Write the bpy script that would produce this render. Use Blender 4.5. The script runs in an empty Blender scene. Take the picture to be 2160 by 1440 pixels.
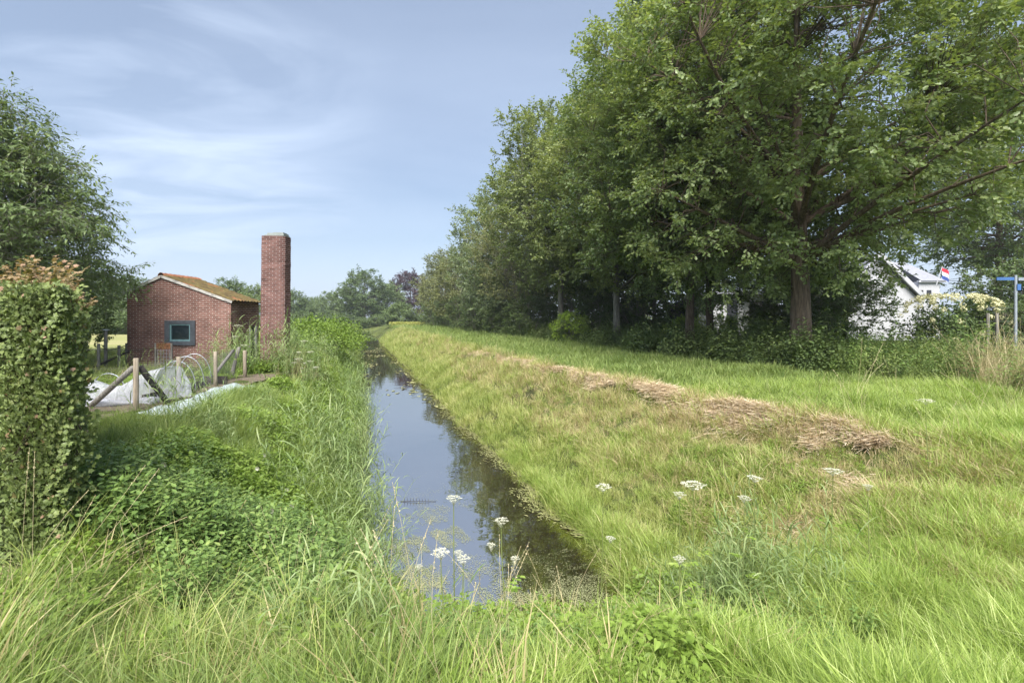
import bpy, math, random
import numpy as np
from mathutils import Vector, Matrix
R = math.radians
C = bpy.context.scene.collection
rng = np.random.default_rng(7)
random.seed(7)
sc = bpy.context.scene

# ------------------------------------------------------------------ camera, world, sun, exposure
EYE = 1.7
F = 1020.0          # focal length in pixels of the 2160 px wide photograph
HY = 672.0          # row of the horizon
cam_d = bpy.data.cameras.new('camera'); cam = bpy.data.objects.new('camera', cam_d); C.objects.link(cam)
cam.location = (0, 0, EYE); cam.rotation_euler = (R(90), 0, 0)
cam_d.sensor_width = 36; cam_d.lens = 36 * F / 2160; cam_d.shift_y = -(720 - HY) / 2160
cam_d.clip_start = 0.05; cam_d.clip_end = 6000
sc.camera = cam

SUN_EL, SUN_AZ = R(50), R(183)         # azimuth clockwise from +Y: behind the camera, to its left
w = bpy.data.worlds.new('World'); sc.world = w; w.use_nodes = True
nt = w.node_tree; nt.nodes.clear()
def N(nt, t, **k):
    n = nt.nodes.new(t)
    for a, b in k.items(): setattr(n, a, b)
    return n
def L(nt, a, b): nt.links.new(a, b)
out = N(nt, 'ShaderNodeOutputWorld'); bg = N(nt, 'ShaderNodeBackground'); bg.inputs['Strength'].default_value = 0.056
sky = N(nt, 'ShaderNodeTexSky', sky_type='NISHITA'); sky.sun_disc = False
sky.sun_elevation = SUN_EL; sky.sun_rotation = SUN_AZ; sky.air_density = 1.0; sky.dust_density = 1.6; sky.ozone_density = 1.5
tc = N(nt, 'ShaderNodeTexCoord')
sep = N(nt, 'ShaderNodeSeparateXYZ'); L(nt, tc.outputs['Generated'], sep.inputs[0])
# project the view direction on a cloud layer: (x, y) / (z + c)
zc = N(nt, 'ShaderNodeMath', operation='MAXIMUM'); zc.inputs[1].default_value = 0.0; L(nt, sep.outputs[2], zc.inputs[0])
za = N(nt, 'ShaderNodeMath', operation='ADD'); za.inputs[1].default_value = 0.14; L(nt, zc.outputs[0], za.inputs[0])
dx = N(nt, 'ShaderNodeMath', operation='DIVIDE'); L(nt, sep.outputs[0], dx.inputs[0]); L(nt, za.outputs[0], dx.inputs[1])
dy = N(nt, 'ShaderNodeMath', operation='DIVIDE'); L(nt, sep.outputs[1], dy.inputs[0]); L(nt, za.outputs[0], dy.inputs[1])
cmb = N(nt, 'ShaderNodeCombineXYZ'); L(nt, dx.outputs[0], cmb.inputs[0]); L(nt, dy.outputs[0], cmb.inputs[1])
mp = N(nt, 'ShaderNodeMapping'); mp.inputs['Rotation'].default_value = (0, 0, R(-28)); mp.inputs['Scale'].default_value = (0.55, 1.0, 1); mp.inputs['Location'].default_value = (1.3, 0.35, 0)
L(nt, cmb.outputs[0], mp.inputs[0])
n1 = N(nt, 'ShaderNodeTexNoise'); n1.inputs['Scale'].default_value = 0.9; n1.inputs['Detail'].default_value = 9; n1.inputs['Roughness'].default_value = 0.5; n1.inputs['Distortion'].default_value = 0.35
L(nt, mp.outputs[0], n1.inputs[0])
cr = N(nt, 'ShaderNodeValToRGB'); cr.color_ramp.elements[0].position = 0.36; cr.color_ramp.elements[0].color = (0.32, 0.32, 0.32, 1); cr.color_ramp.elements[1].position = 0.74; cr.color_ramp.elements[1].color = (0.56, 0.56, 0.56, 1)
L(nt, n1.outputs[0], cr.inputs[0])
# a brighter veil of cirrus up to the left of the view
dv = N(nt, 'ShaderNodeVectorMath', operation='DOT_PRODUCT'); dv.inputs[1].default_value = Vector((-0.66, 0.68, 0.33)).normalized(); L(nt, tc.outputs['Generated'], dv.inputs[0])
dm = N(nt, 'ShaderNodeMapRange'); dm.inputs['From Min'].default_value = 0.86; dm.inputs['From Max'].default_value = 1.0; dm.inputs['To Max'].default_value = 0.5; dm.interpolation_type = 'SMOOTHSTEP'
L(nt, dv.outputs['Value'], dm.inputs['Value'])
n2 = N(nt, 'ShaderNodeTexNoise'); n2.inputs['Scale'].default_value = 2.0; n2.inputs['Detail'].default_value = 8; n2.inputs['Distortion'].default_value = 1.2; L(nt, mp.outputs[0], n2.inputs[0])
m2 = N(nt, 'ShaderNodeMapRange'); m2.inputs['From Min'].default_value = 0.4; m2.inputs['From Max'].default_value = 0.68; L(nt, n2.outputs[0], m2.inputs['Value'])
mm = N(nt, 'ShaderNodeMath', operation='MULTIPLY'); L(nt, dm.outputs[0], mm.inputs[0]); L(nt, m2.outputs[0], mm.inputs[1])
hz = N(nt, 'ShaderNodeMapRange'); hz.inputs['From Min'].default_value = 0.0; hz.inputs['From Max'].default_value = 0.30; hz.inputs['To Min'].default_value = 0.85; hz.inputs['To Max'].default_value = 0.0; L(nt, zc.outputs[0], hz.inputs['Value'])
ad = N(nt, 'ShaderNodeMath', operation='ADD'); ad.use_clamp = True; L(nt, cr.outputs[0], ad.inputs[0]); L(nt, mm.outputs[0], ad.inputs[1])
ad2 = N(nt, 'ShaderNodeMath', operation='MAXIMUM'); L(nt, ad.outputs[0], ad2.inputs[0]); L(nt, hz.outputs[0], ad2.inputs[1])
mix = N(nt, 'ShaderNodeMixRGB'); mix.inputs[2].default_value = (5.4, 6.4, 8.1, 1)
L(nt, ad2.outputs[0], mix.inputs[0]); L(nt, sky.outputs[0], mix.inputs[1]); L(nt, mix.outputs[0], bg.inputs['Color']); L(nt, bg.outputs[0], out.inputs[0])

sd = bpy.data.lights.new('sun', 'SUN'); sd.energy = 3.3; sd.angle = R(38); sd.color = (1.0, 0.95, 0.87)
sun = bpy.data.objects.new('sun', sd); C.objects.link(sun)
sv = Vector((math.sin(SUN_AZ) * math.cos(SUN_EL), math.cos(SUN_AZ) * math.cos(SUN_EL), math.sin(SUN_EL)))
sun.rotation_euler = (-sv).to_track_quat('-Z', 'Y').to_euler()

sc.view_settings.view_transform = 'Standard'; sc.view_settings.look = 'None'; sc.view_settings.gamma = 1; sc.view_settings.exposure = 1.40
sc.render.engine = 'CYCLES'
cy = sc.cycles
cy.max_bounces = 7; cy.diffuse_bounces = 3; cy.glossy_bounces = 3; cy.transmission_bounces = 4; cy.transparent_max_bounces = 10
cy.caustics_reflective = False; cy.caustics_refractive = False; cy.use_adaptive_sampling = True; cy.adaptive_threshold = 0.02
sc.render.film_transparent = False

# ------------------------------------------------------------------ helpers
K = 0.32            # the ditch runs along (-K, 1)
def sstep(a, b, x):
    t = np.clip((x - a) / (b - a), 0, 1); return t * t * (3 - 2 * t)
WZ = -1.7
def wob(x, y): return np.sin(x * 1.3 + y * 0.7) * 0.5 + np.sin(x * 0.53 - y * 1.1 + 1.7) * 0.5 + np.sin(x * 2.9 + y * 2.3 + .4) * 0.25
def WD(y): return 3.6 + 1.6 * (1 - sstep(6, 21, y))
def SH(y): return 3.42 + .83 * WD(y)         # shoulder of the right bank
def gz(x, y):
    x = np.asarray(x, float); y = np.asarray(y, float)
    u = x + K * y
    le = 0.0 + 0.12 * np.sin(y * 0.45) + 0.06 * np.sin(y * 1.7)      # water's left edge
    re_ = 3.42 + .16 * np.exp(-((y - 6) / 3.5) ** 2) + 0.08 * np.sin(y * 0.6 + 1) + 0.05 * np.sin(y * 1.9)   # water's right edge
    wd = WD(y); q = 1 - (u - re_ + .17 * wd) / wd; q = .5 * (q + np.sqrt(q * q + .004))
    d = np.where(u < 1.8, sstep(-2.5, .9, u - le) ** 0.9, np.minimum(q, 1.0))
    e = sstep(1.2, 6.7, y)
    far = 1 - sstep(95, 120, y)
    z = -2.05 * d * e * far
    z = z + 0.05 * wob(x, y) * np.clip(1 - d, 0.15, 1) * sstep(1, 4, np.abs(y))
    z = z + 0.05 * np.sin(u * 5 + y * .3) * np.where((u > 4) & (u < 8), 1, 0) * 0.6
    return z
def at(px, py, Y): return ((px - 1080) / F * Y, Y, EYE - (py - HY) / F * Y)
def atx(px, Y): return (px - 1080) / F * Y
def nrm(a): return a / np.maximum(np.linalg.norm(a, axis=-1, keepdims=True), 1e-9)

def tag(o, label=None, cat=None, group=None, kind=None):
    if label: o['label'] = label
    if cat: o['category'] = cat
    if group: o['group'] = group
    if kind: o['kind'] = kind
    return o
def empty(name, loc, rz=0, **k):
    o = bpy.data.objects.new(name, None); C.objects.link(o); o.location = loc; o.rotation_euler = (0, 0, rz); o.empty_display_size = .2
    return tag(o, **k)

class MB:
    def __init__(s): s.V = []; s.T = []; s.Q = []; s.A = []; s.n = 0; s.ng = []
    def add(s, V, tris=None, quads=None, a=None):
        V = np.asarray(V, float).reshape(-1, 3)
        s.V.append(V); s.A.append(np.full(len(V), .5) if a is None else np.broadcast_to(np.asarray(a, float), (len(V),)).copy())
        if tris is not None and len(tris): s.T.append(np.asarray(tris, int).reshape(-1, 3) + s.n)
        if quads is not None and len(quads): s.Q.append(np.asarray(quads, int).reshape(-1, 4) + s.n)
        s.n += len(V); return s
    def box(s, c, d, M=None, a=None):
        x, y, z = [v / 2 for v in d]
        V = np.array([(-x,-y,-z),(x,-y,-z),(x,y,-z),(-x,y,-z),(-x,-y,z),(x,-y,z),(x,y,z),(-x,y,z)])
        if M is not None: V = V @ np.array(M).T[:3, :3]
        V = V + np.array(c)
        return s.add(V, quads=[(0,3,2,1),(4,5,6,7),(0,1,5,4),(1,2,6,5),(2,3,7,6),(3,0,4,7)], a=a)
    def tube(s, P, r, sides=6, cap=True, a=None, flat=1.0):
        P = np.asarray(P, float); n = len(P); r = np.broadcast_to(np.asarray(r, float), (n,))
        T = np.gradient(P, axis=0); T = nrm(T)
        ref = np.where(np.abs(T[:, 2:3]) > .9, np.array([[1., 0, 0]]), np.array([[0, 0, 1.]]))
        ref = np.broadcast_to(ref[len(ref) // 2], T.shape)
        B = nrm(np.cross(T, ref)); D = np.cross(B, T)
        an = np.linspace(0, 2 * math.pi, sides, endpoint=False)
        V = P[:, None] + r[:, None, None] * (np.cos(an)[None, :, None] * B[:, None] + flat * np.sin(an)[None, :, None] * D[:, None])
        i = np.arange(n - 1)[:, None] * sides; j = np.arange(sides)[None]; k = (j + 1) % sides
        q = np.stack([i + j, i + k, i + sides + k, i + sides + j], -1).reshape(-1, 4)
        tr = []
        if cap:
            for b, o in ((0, 0), ((n - 1) * sides, 1)):
                for t in range(1, sides - 1): tr.append((b, b + t, b + t + 1) if o else (b, b + t + 1, b + t))
        return s.add(V.reshape(-1, 3), tris=tr, quads=q, a=a)
    def lines(s, P0, P1, r0, r1=None, a=None):       # many thin three-sided sticks at once
        P0 = np.asarray(P0, float); P1 = np.asarray(P1, float); n = len(P0)
        if n == 0: return s
        r1 = r0 if r1 is None else r1
        r0 = np.broadcast_to(r0, (n,)); r1 = np.broadcast_to(r1, (n,))
        T = nrm(P1 - P0); ref = np.where(np.abs(T[:, 2:3]) > .9, np.array([[1., 0, 0]]), np.array([[0, 0, 1.]]))
        B = nrm(np.cross(T, ref)); D = np.cross(B, T); V = np.zeros((n, 6, 3))
        for k in range(3):
            c, d = math.cos(k * 2.0944), math.sin(k * 2.0944)
            V[:, k] = P0 + r0[:, None] * (c * B + d * D); V[:, 3 + k] = P1 + r1[:, None] * (c * B + d * D)
        b = np.arange(n)[:, None] * 6
        q = np.concatenate([b + np.array([[0, 1, 4, 3]]), b + np.array([[1, 2, 5, 4]]), b + np.array([[2, 0, 3, 5]])])
        return s.add(V.reshape(-1, 3), quads=q, a=None if a is None else np.repeat(np.broadcast_to(a, (n,)), 6))
    def leaves(s, tpl, P, A, Nr, S, W=1.0, a=None):
        tv, tf = tpl; n = len(P); k = len(tv)
        if n == 0: return s
        A = nrm(A); B = nrm(np.cross(Nr, A)); Nn = np.cross(A, B)
        S = np.broadcast_to(S, (n,))[:, None, None]
        V = P[:, None] + S * (tv[None, :, 0:1] * A[:, None] + W * tv[None, :, 1:2] * B[:, None] + tv[None, :, 2:3] * Nn[:, None])
        t = (tf[None] + (np.arange(n) * k)[:, None, None]).reshape(-1, 3)
        return s.add(V.reshape(-1, 3), tris=t, a=None if a is None else np.repeat(np.broadcast_to(a, (n,)), k))
    def ribbons(s, P, wid, side, a=None):            # P (n, m, 3) blades, wid (n, m), side (n, 3)
        n, m, _ = P.shape
        V = np.stack([P - side[:, None] * wid[..., None] / 2, P + side[:, None] * wid[..., None] / 2], 2)
        i = (np.arange(n) * m * 2)[:, None] + np.arange(m - 1)[None] * 2
        q = np.stack([i, i + 1, i + 3, i + 2], -1).reshape(-1, 4)
        return s.add(V.reshape(-1, 3), quads=q, a=None if a is None else np.repeat(np.broadcast_to(a, (n,)), m * 2))
    def mesh(s, name, smooth=False):
        V = np.concatenate(s.V); A = np.concatenate(s.A)
        T = np.concatenate(s.T) if s.T else np.zeros((0, 3), int); Q = np.concatenate(s.Q) if s.Q else np.zeros((0, 4), int)
        me = bpy.data.meshes.new(name)
        me.vertices.add(len(V)); me.vertices.foreach_set('co', V.astype(np.float32).ravel())
        nl = T.size + Q.size; me.loops.add(nl); me.loops.foreach_set('vertex_index', np.concatenate([T.ravel(), Q.ravel()]).astype(np.int32))
        npg = len(T) + len(Q); me.polygons.add(npg)
        ls = np.concatenate([np.arange(len(T)) * 3, len(T) * 3 + np.arange(len(Q)) * 4]).astype(np.int32)
        me.polygons.foreach_set('loop_start', ls)
        me.polygons.foreach_set('use_smooth', np.full(npg, smooth))
        me.update(calc_edges=True)
        at_ = me.attributes.new('v', 'FLOAT', 'POINT'); at_.data.foreach_set('value', A.astype(np.float32))
        return me
    def build(s, name, mat, parent=None, smooth=False, loc=None):
        me = s.mesh(name, smooth); me.materials.append(mat)
        o = bpy.data.objects.new(name, me); C.objects.link(o)
        if parent is not None: o.parent = parent
        if loc is not None: o.location = loc
        return o

# leaf outlines: length 1 along +X, face +Z
def fan(pts, c):
    V = np.array([c] + pts, float); n = len(pts)
    return V, np.array([(0, i + 1, (i + 1) % n + 1) for i in range(n)])
LANCE = (np.array([(0,0,0),(.45,0,-.02),(1,0,-.16),(.22,.17,.04),(.6,.15,.0),(.22,-.17,.04),(.6,-.15,.0)], float), np.array([(0,1,3),(1,4,3),(1,2,4),(0,5,1),(1,5,6),(1,6,2)]))
OVAL = (np.array([(0,0,0),(.5,0,-.03),(1,0,-.12),(.2,.26,.05),(.68,.28,.03),(.2,-.26,.05),(.68,-.28,.03)], float), np.array([(0,1,3),(1,4,3),(1,2,4),(0,5,1),(1,5,6),(1,6,2)]))
OAK = fan([(0,0,0),(.25,.12,.03),(.4,.28,.06),(.52,.16,.03),(.72,.32,.05),(.86,.2,.0),(1,0,-.06),(.86,-.2,.0),(.72,-.32,.05),(.52,-.16,.03),(.4,-.28,.06),(.25,-.12,.03)], (.5,0,0))
MAPLE = fan([(0,0,0),(.12,.34,.03),(.02,.52,.0),(.4,.36,.06),(.55,.55,.0),(.66,.26,.05),(1,0,-.12),(.66,-.26,.05),(.55,-.55,.0),(.4,-.36,.06),(.02,-.52,.0),(.12,-.34,.03)], (.38,0,0))
HEART = fan([(.0,0,0),(-.12,.22,.04),(.1,.36,.06),(.5,.26,.04),(1,0,-.14),(.5,-.26,.04),(.1,-.36,.06),(-.12,-.22,.04)], (.3,0,-.02))
NETTLE = (np.array([(0,0,0),(.45,0,-.03),(1,0,-.2),(.16,.25,.03),(.5,.24,.0),(.78,.1,-.08),(.16,-.25,.03),(.5,-.24,.0),(.78,-.1,-.08)], float),
          np.array([(0,1,3),(1,4,3),(1,5,4),(1,2,5),(0,6,1),(1,6,7),(1,7,8),(1,8,2)]))
DIA = (np.array([(0,0,0),(.5,.3,.05),(1,0,-.05),(.5,-.3,.05)], float), np.array([(0,2,1),(0,3,2)]))

# ------------------------------------------------------------------ materials
def mat_new(name):
    m = bpy.data.materials.new(name); m.use_nodes = True; t = m.node_tree; t.nodes.clear()
    o = N(t, 'ShaderNodeOutputMaterial'); p = N(t, 'ShaderNodeBsdfPrincipled'); L(t, p.outputs[0], o.inputs[0])
    return m, t, p, o
def ramp(t, cols, pos=None):
    r = N(t, 'ShaderNodeValToRGB'); e = r.color_ramp.elements
    n = len(cols); pos = pos or [i / (n - 1) for i in range(n)]
    while len(e) < n: e.new(.5)
    for i, (c, p) in enumerate(zip(cols, pos)): e[i].position = p; e[i].color = (*c, 1)
    return r
def noise(t, scale, detail=4, rough=.55, vec=None, dist=0):
    n = N(t, 'ShaderNodeTexNoise'); n.inputs['Scale'].default_value = scale; n.inputs['Detail'].default_value = detail
    n.inputs['Roughness'].default_value = rough; n.inputs['Distortion'].default_value = dist
    if vec is not None: L(t, vec, n.inputs['Vector'])
    return n
def mth(t, op, a, b=None, clamp=False):
    m = N(t, 'ShaderNodeMath', operation=op); m.use_clamp = clamp
    for i, v in enumerate((a, b)):
        if v is None: continue
        if isinstance(v, (int, float)): m.inputs[i].default_value = v
        else: L(t, v, m.inputs[i])
    return m.outputs[0]
def mixc(t, f, a, b, blend='MIX'):
    m = N(t, 'ShaderNodeMixRGB', blend_type=blend)
    for i, v in enumerate((f, a, b)):
        if isinstance(v, (int, float)): m.inputs[i].default_value = v
        elif isinstance(v, tuple): m.inputs[i].default_value = (*v, 1)
        else: L(t, v, m.inputs[i])
    return m.outputs[0]
GAIN = 1.0
def fol(name, cols, trans=.3, rough=.5, patch=.6, wts=(.5, .3, .35), spec=.35):
    m, t, p, o = mat_new(name)
    at_ = N(t, 'ShaderNodeAttribute', attribute_name='v'); oi = N(t, 'ShaderNodeObjectInfo'); g = N(t, 'ShaderNodeNewGeometry')
    nz = noise(t, patch, 3, .6, g.outputs['Position'])
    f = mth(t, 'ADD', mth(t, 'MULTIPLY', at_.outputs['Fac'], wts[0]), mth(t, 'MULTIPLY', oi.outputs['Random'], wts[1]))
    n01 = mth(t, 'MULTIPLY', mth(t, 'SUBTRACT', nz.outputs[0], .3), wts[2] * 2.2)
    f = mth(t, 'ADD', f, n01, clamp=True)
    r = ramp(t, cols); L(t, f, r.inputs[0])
    L(t, r.outputs[0], p.inputs['Base Color']); p.inputs['Roughness'].default_value = rough; p.inputs['Specular IOR Level'].default_value = spec
    tr = N(t, 'ShaderNodeBsdfTranslucent'); L(t, mixc(t, 1.0, r.outputs[0], (1.25, 1.2, .55), 'MULTIPLY'), tr.inputs[0])
    ms = N(t, 'ShaderNodeMixShader'); ms.inputs[0].default_value = trans; L(t, p.outputs[0], ms.inputs[1]); L(t, tr.outputs[0], ms.inputs[2]); L(t, ms.outputs[0], o.inputs[0])
    return m
def plain(name, col, rough=.7, var=.15, scale=8, metal=0, bump=0.0):
    m, t, p, o = mat_new(name); g = N(t, 'ShaderNodeTexCoord'); nz = noise(t, scale, 5, .6, g.outputs['Object'])
    r = ramp(t, [tuple(c * (1 - var) for c in col), tuple(min(1, c * (1 + var)) for c in col)], [.3, .7]); L(t, nz.outputs[0], r.inputs[0])
    L(t, r.outputs[0], p.inputs['Base Color']); p.inputs['Roughness'].default_value = rough; p.inputs['Metallic'].default_value = metal
    if bump:
        b = N(t, 'ShaderNodeBump'); b.inputs['Strength'].default_value = bump; b.inputs['Distance'].default_value = .02; L(t, nz.outputs[0], b.inputs['Height']); L(t, b.outputs[0], p.inputs['Normal'])
    return m
def streak(name, c0, c1, c2, sc_=(14, 14, 2.0), rough=.85, bump=.5):     # wood and bark: stretched noise
    m, t, p, o = mat_new(name); g = N(t, 'ShaderNodeTexCoord'); mp = N(t, 'ShaderNodeMapping'); mp.inputs['Scale'].default_value = sc_; L(t, g.outputs['Object'], mp.inputs[0])
    nz = noise(t, 1.0, 8, .65, mp.outputs[0]); r = ramp(t, [c0, c1, c2], [.3, .5, .7]); L(t, nz.outputs[0], r.inputs[0])
    L(t, r.outputs[0], p.inputs['Base Color']); p.inputs['Roughness'].default_value = rough; p.inputs['Specular IOR Level'].default_value = .2
    b = N(t, 'ShaderNodeBump'); b.inputs['Strength'].default_value = bump; b.inputs['Distance'].default_value = .02; L(t, nz.outputs[0], b.inputs['Height']); L(t, b.outputs[0], p.inputs['Normal'])
    return m

M = {}
M['bark'] = streak('oak_bark', (.05, .037, .027), (.13, .098, .072), (.24, .185, .135))
M['bark_grey'] = streak('grey_bark', (.10, .09, .075), (.2, .185, .155), (.34, .31, .27))
M['post'] = streak('post_wood', (.15, .125, .095), (.29, .245, .19), (.42, .36, .285), (40, 40, 3))
M['post_grey'] = streak('weathered_wood', (.10, .095, .085), (.2, .19, .175), (.32, .31, .29), (40, 40, 3))
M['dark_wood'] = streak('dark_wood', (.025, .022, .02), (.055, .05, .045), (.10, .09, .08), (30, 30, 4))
M['oak'] = fol('oak_leaf', [(.06, .10, .032), (.15, .22, .075), (.26, .34, .135), (.44, .50, .21)], .4, .4, spec=.6)
M['oak2'] = fol('oak_leaf_olive', [(.085, .12, .045), (.18, .235, .09), (.29, .35, .14), (.42, .46, .21)], .38, .5)
M['green_dark'] = fol('dark_leaf', [(.035, .065, .02), (.07, .115, .035), (.12, .175, .055), (.17, .23, .08)], .22, .5)
M['green_blue'] = fol('blue_green_leaf', [(.08, .12, .06), (.15, .205, .10), (.23, .29, .15), (.32, .38, .21)], .35, .5)
M['lime'] = fol('lime_leaf_sun_tint', [(.12, .2, .03), (.22, .34, .045), (.34, .47, .07), (.46, .56, .1)], .35, .5)  # lime green brightened in the colour to stand in for sunlit gardens
M['cherry'] = fol('cherry_leaf', [(.055, .095, .03), (.105, .16, .055), (.17, .235, .09), (.25, .31, .14)], .3, .4)
M['copper'] = fol('copper_leaf', [(.03, .02, .03), (.06, .035, .05), (.09, .055, .07), (.12, .08, .09)], .15, .5)
M['brown_green'] = fol('brownish_leaf', [(.09, .11, .045), (.17, .195, .075), (.25, .27, .11), (.35, .34, .15)], .25, .5)
M['far'] = fol('far_leaf', [(.06, .10, .04), (.11, .165, .065), (.17, .235, .095), (.24, .31, .13)], .2, .6, patch=.15)
M['maple'] = fol('maple_leaf', [(.075, .10, .035), (.14, .19, .06), (.22, .28, .09), (.34, .34, .16)], .2, .42, patch=1.5)
M['maple_red'] = fol('maple_new_leaf', [(.20, .22, .08), (.30, .25, .11), (.40, .26, .17), (.46, .32, .24)], .3, .45, patch=2.0)
M['nettle'] = fol('nettle_leaf', [(.045, .09, .022), (.10, .175, .045), (.18, .28, .075), (.32, .40, .12)], .25, .45, patch=1.2)
M['herb'] = fol('herb_leaf', [(.08, .14, .025), (.15, .24, .035), (.23, .34, .06), (.34, .43, .11)], .3, .5, patch=.8)
M['under'] = fol('undergrowth_leaf', [(.05, .085, .03), (.095, .15, .05), (.16, .22, .075), (.26, .32, .1)], .25, .5, patch=.35)
M['grass'] = fol('grass_blade', [(.10, .16, .03), (.22, .33, .06), (.38, .49, .12), (.66, .72, .34)], .35, .45, patch=.7)
M['grass_bank'] = fol('bank_grass', [(.09, .14, .03), (.22, .30, .065), (.36, .42, .12), (.58, .56, .28)], .3, .5, patch=.9, wts=(.45, .35, .5))
M['grass_top'] = fol('mown_grass', [(.10, .17, .045), (.18, .26, .07), (.26, .34, .10), (.36, .4, .17)], .3, .5, patch=.4)
M['dry'] = fol('dry_blade', [(.26, .22, .10), (.42, .36, .19), (.56, .48, .29), (.7, .62, .42)], .2, .6, patch=1.0)
M['drybank'] = fol('browned_grass', [(.17, .14, .06), (.33, .28, .13), (.50, .43, .23), (.66, .58, .36)], .2, .6, patch=1.0)
M['straw'] = fol('straw_strand', [(.32, .23, .14), (.50, .38, .25), (.64, .52, .36), (.8, .70, .54)], .1, .6, patch=2.0, wts=(.9, 0, .25))
M['reed'] = fol('reed_leaf', [(.10, .16, .05), (.17, .25, .085), (.25, .335, .13), (.38, .44, .2)], .25, .4, patch=.9)
M['umbel'] = fol('umbel_white', [(.42, .45, .3), (.6, .6, .5), (.72, .72, .64)], .2, .6)
M['stem'] = fol('stem_green', [(.10, .14, .04), (.16, .2, .06), (.2, .22, .09)], 0, .6)
M['weed'] = fol('floating_weed', [(.13, .15, .05), (.22, .23, .09), (.33, .32, .15)], 0, .6, patch=2)
M['duck'] = fol('duckweed_leaf', [(.18, .20, .09), (.27, .29, .14), (.38, .38, .22)], 0, .6, patch=2)
M['white'] = plain('white_paint', (.46, .47, .50), .6, .05, 2)
M['roofgrey'] = plain('grey_roof', (.28, .29, .34), .6, .15, 6)
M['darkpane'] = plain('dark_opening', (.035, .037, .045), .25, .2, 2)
M['blue'] = plain('blue_enamel', (.06, .15, .38), .5, .1, 3)
M['galv'] = plain('galvanised_steel', (.42, .46, .52), .45, .12, 20, .6)
M['wire'] = plain('wire', (.25, .25, .24), .5, .1, 20, .5)
M['flag'] = plain('flag_red', (.55, .03, .06), .7, .1, 3)
M['flagw'] = plain('flag_white', (.75, .75, .75), .7, .05, 3)
M['flagb'] = plain('flag_blue', (.04, .08, .3), .7, .05, 3)
M['rust'] = plain('rusty_panel', (.17, .075, .035), .8, .6, 12)
M['tarp'] = None

# brick
def brick(name, tint=(1, 1, 1)):
    m, t, p, o = mat_new(name); g = N(t, 'ShaderNodeTexCoord'); s = N(t, 'ShaderNodeSeparateXYZ'); L(t, g.outputs['Object'], s.inputs[0])
    c = N(t, 'ShaderNodeCombineXYZ'); L(t, mth(t, 'ADD', s.outputs[0], s.outputs[1]), c.inputs[0]); L(t, s.outputs[2], c.inputs[1])
    wn = noise(t, 3, 2, .5, g.outputs['Object']); 
    b = N(t, 'ShaderNodeTexBrick'); L(t, c.outputs[0], b.inputs['Vector'])
    b.inputs['Scale'].default_value = 1; b.inputs['Brick Width'].default_value = .22; b.inputs['Row Height'].default_value = .066; b.inputs['Mortar Size'].default_value = .0085; b.inputs['Mortar Smooth'].default_value = .15
    b.inputs['Color1'].default_value = (.175 * tint[0], .075 * tint[1], .06 * tint[2], 1); b.inputs['Color2'].default_value = (.30 * tint[0], .145 * tint[1], .12 * tint[2], 1)
    b.inputs['Mortar'].default_value = (.48 * tint[0], .41 * tint[1], .38 * tint[2], 1); b.inputs['Bias'].default_value = -.1
    n1 = noise(t, 1.4, 6, .65, g.outputs['Object']); st = N(t, 'ShaderNodeMapRange'); st.inputs['From Min'].default_value = .40; st.inputs['From Max'].default_value = .6; st.inputs['To Min'].default_value = .1; L(t, n1.outputs[0], st.inputs['Value'])
    col = mixc(t, 1.0, b.outputs['Color'], mixc(t, st.outputs[0], (.62, .58, .58), (1.05, 1.0, 1.0)), 'MULTIPLY')
    n3 = noise(t, 26, 4, .7, g.outputs['Object']); col = mixc(t, .5, col, mixc(t, n3.outputs[0], (.6, .6, .6), (1.35, 1.3, 1.3)), 'MULTIPLY')
    n4 = noise(t, 2.3, 5, .7, g.outputs['Object'], 1.0); bl = N(t, 'ShaderNodeMapRange'); bl.inputs['From Min'].default_value = .66; bl.inputs['From Max'].default_value = .78; bl.inputs['To Max'].default_value = .45; L(t, n4.outputs[0], bl.inputs['Value'])
    col = mixc(t, bl.outputs[0], col, (.5, .44, .42))
    L(t, col, p.inputs['Base Color']); p.inputs['Roughness'].default_value = .9; p.inputs['Specular IOR Level'].default_value = .15
    bu = N(t, 'ShaderNodeBump'); bu.inputs['Strength'].default_value = .8; bu.inputs['Distance'].default_value = .012; bu.invert = True; L(t, b.outputs['Fac'], bu.inputs['Height']); L(t, bu.outputs[0], p.inputs['Normal'])
    return m
M['brick'] = brick('brick_wall', (.86, .90, .88)); M['brick_tower'] = brick('brick_chimney', (.70, .72, .74))

# ground
m, t, p, o = mat_new('ground_earth'); g = N(t, 'ShaderNodeNewGeometry')
na = noise(t, .35, 6, .6, g.outputs['Position']); nb = noise(t, 9, 6, .7, g.outputs['Position'])
ra = ramp(t, [(.06, .065, .03), (.10, .125, .04), (.17, .20, .065)], [.35, .5, .68]); L(t, na.outputs[0], ra.inputs[0])
rb = ramp(t, [(.5, .5, .45), (1.25, 1.25, 1.2)], [.3, .7]); L(t, nb.outputs[0], rb.inputs[0])
L(t, mixc(t, 1.0, ra.outputs[0], rb.outputs[0], 'MULTIPLY'), p.inputs['Base Color']); p.inputs['Roughness'].default_value = 1; p.inputs['Specular IOR Level'].default_value = .1
bu = N(t, 'ShaderNodeBump'); bu.inputs['Distance'].default_value = .06; L(t, nb.outputs[0], bu.inputs['Height']); L(t, bu.outputs[0], p.inputs['Normal'])
M['ground'] = m
m, t, p, o = mat_new('soil_earth'); g = N(t, 'ShaderNodeNewGeometry'); nb = noise(t, 14, 7, .7, g.outputs['Position'])
ra = ramp(t, [(.06, .045, .032), (.16, .125, .09), (.28, .24, .17)], [.3, .5, .72]); L(t, nb.outputs[0], ra.inputs[0]); L(t, ra.outputs[0], p.inputs['Base Color']); p.inputs['Roughness'].default_value = 1
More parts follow.
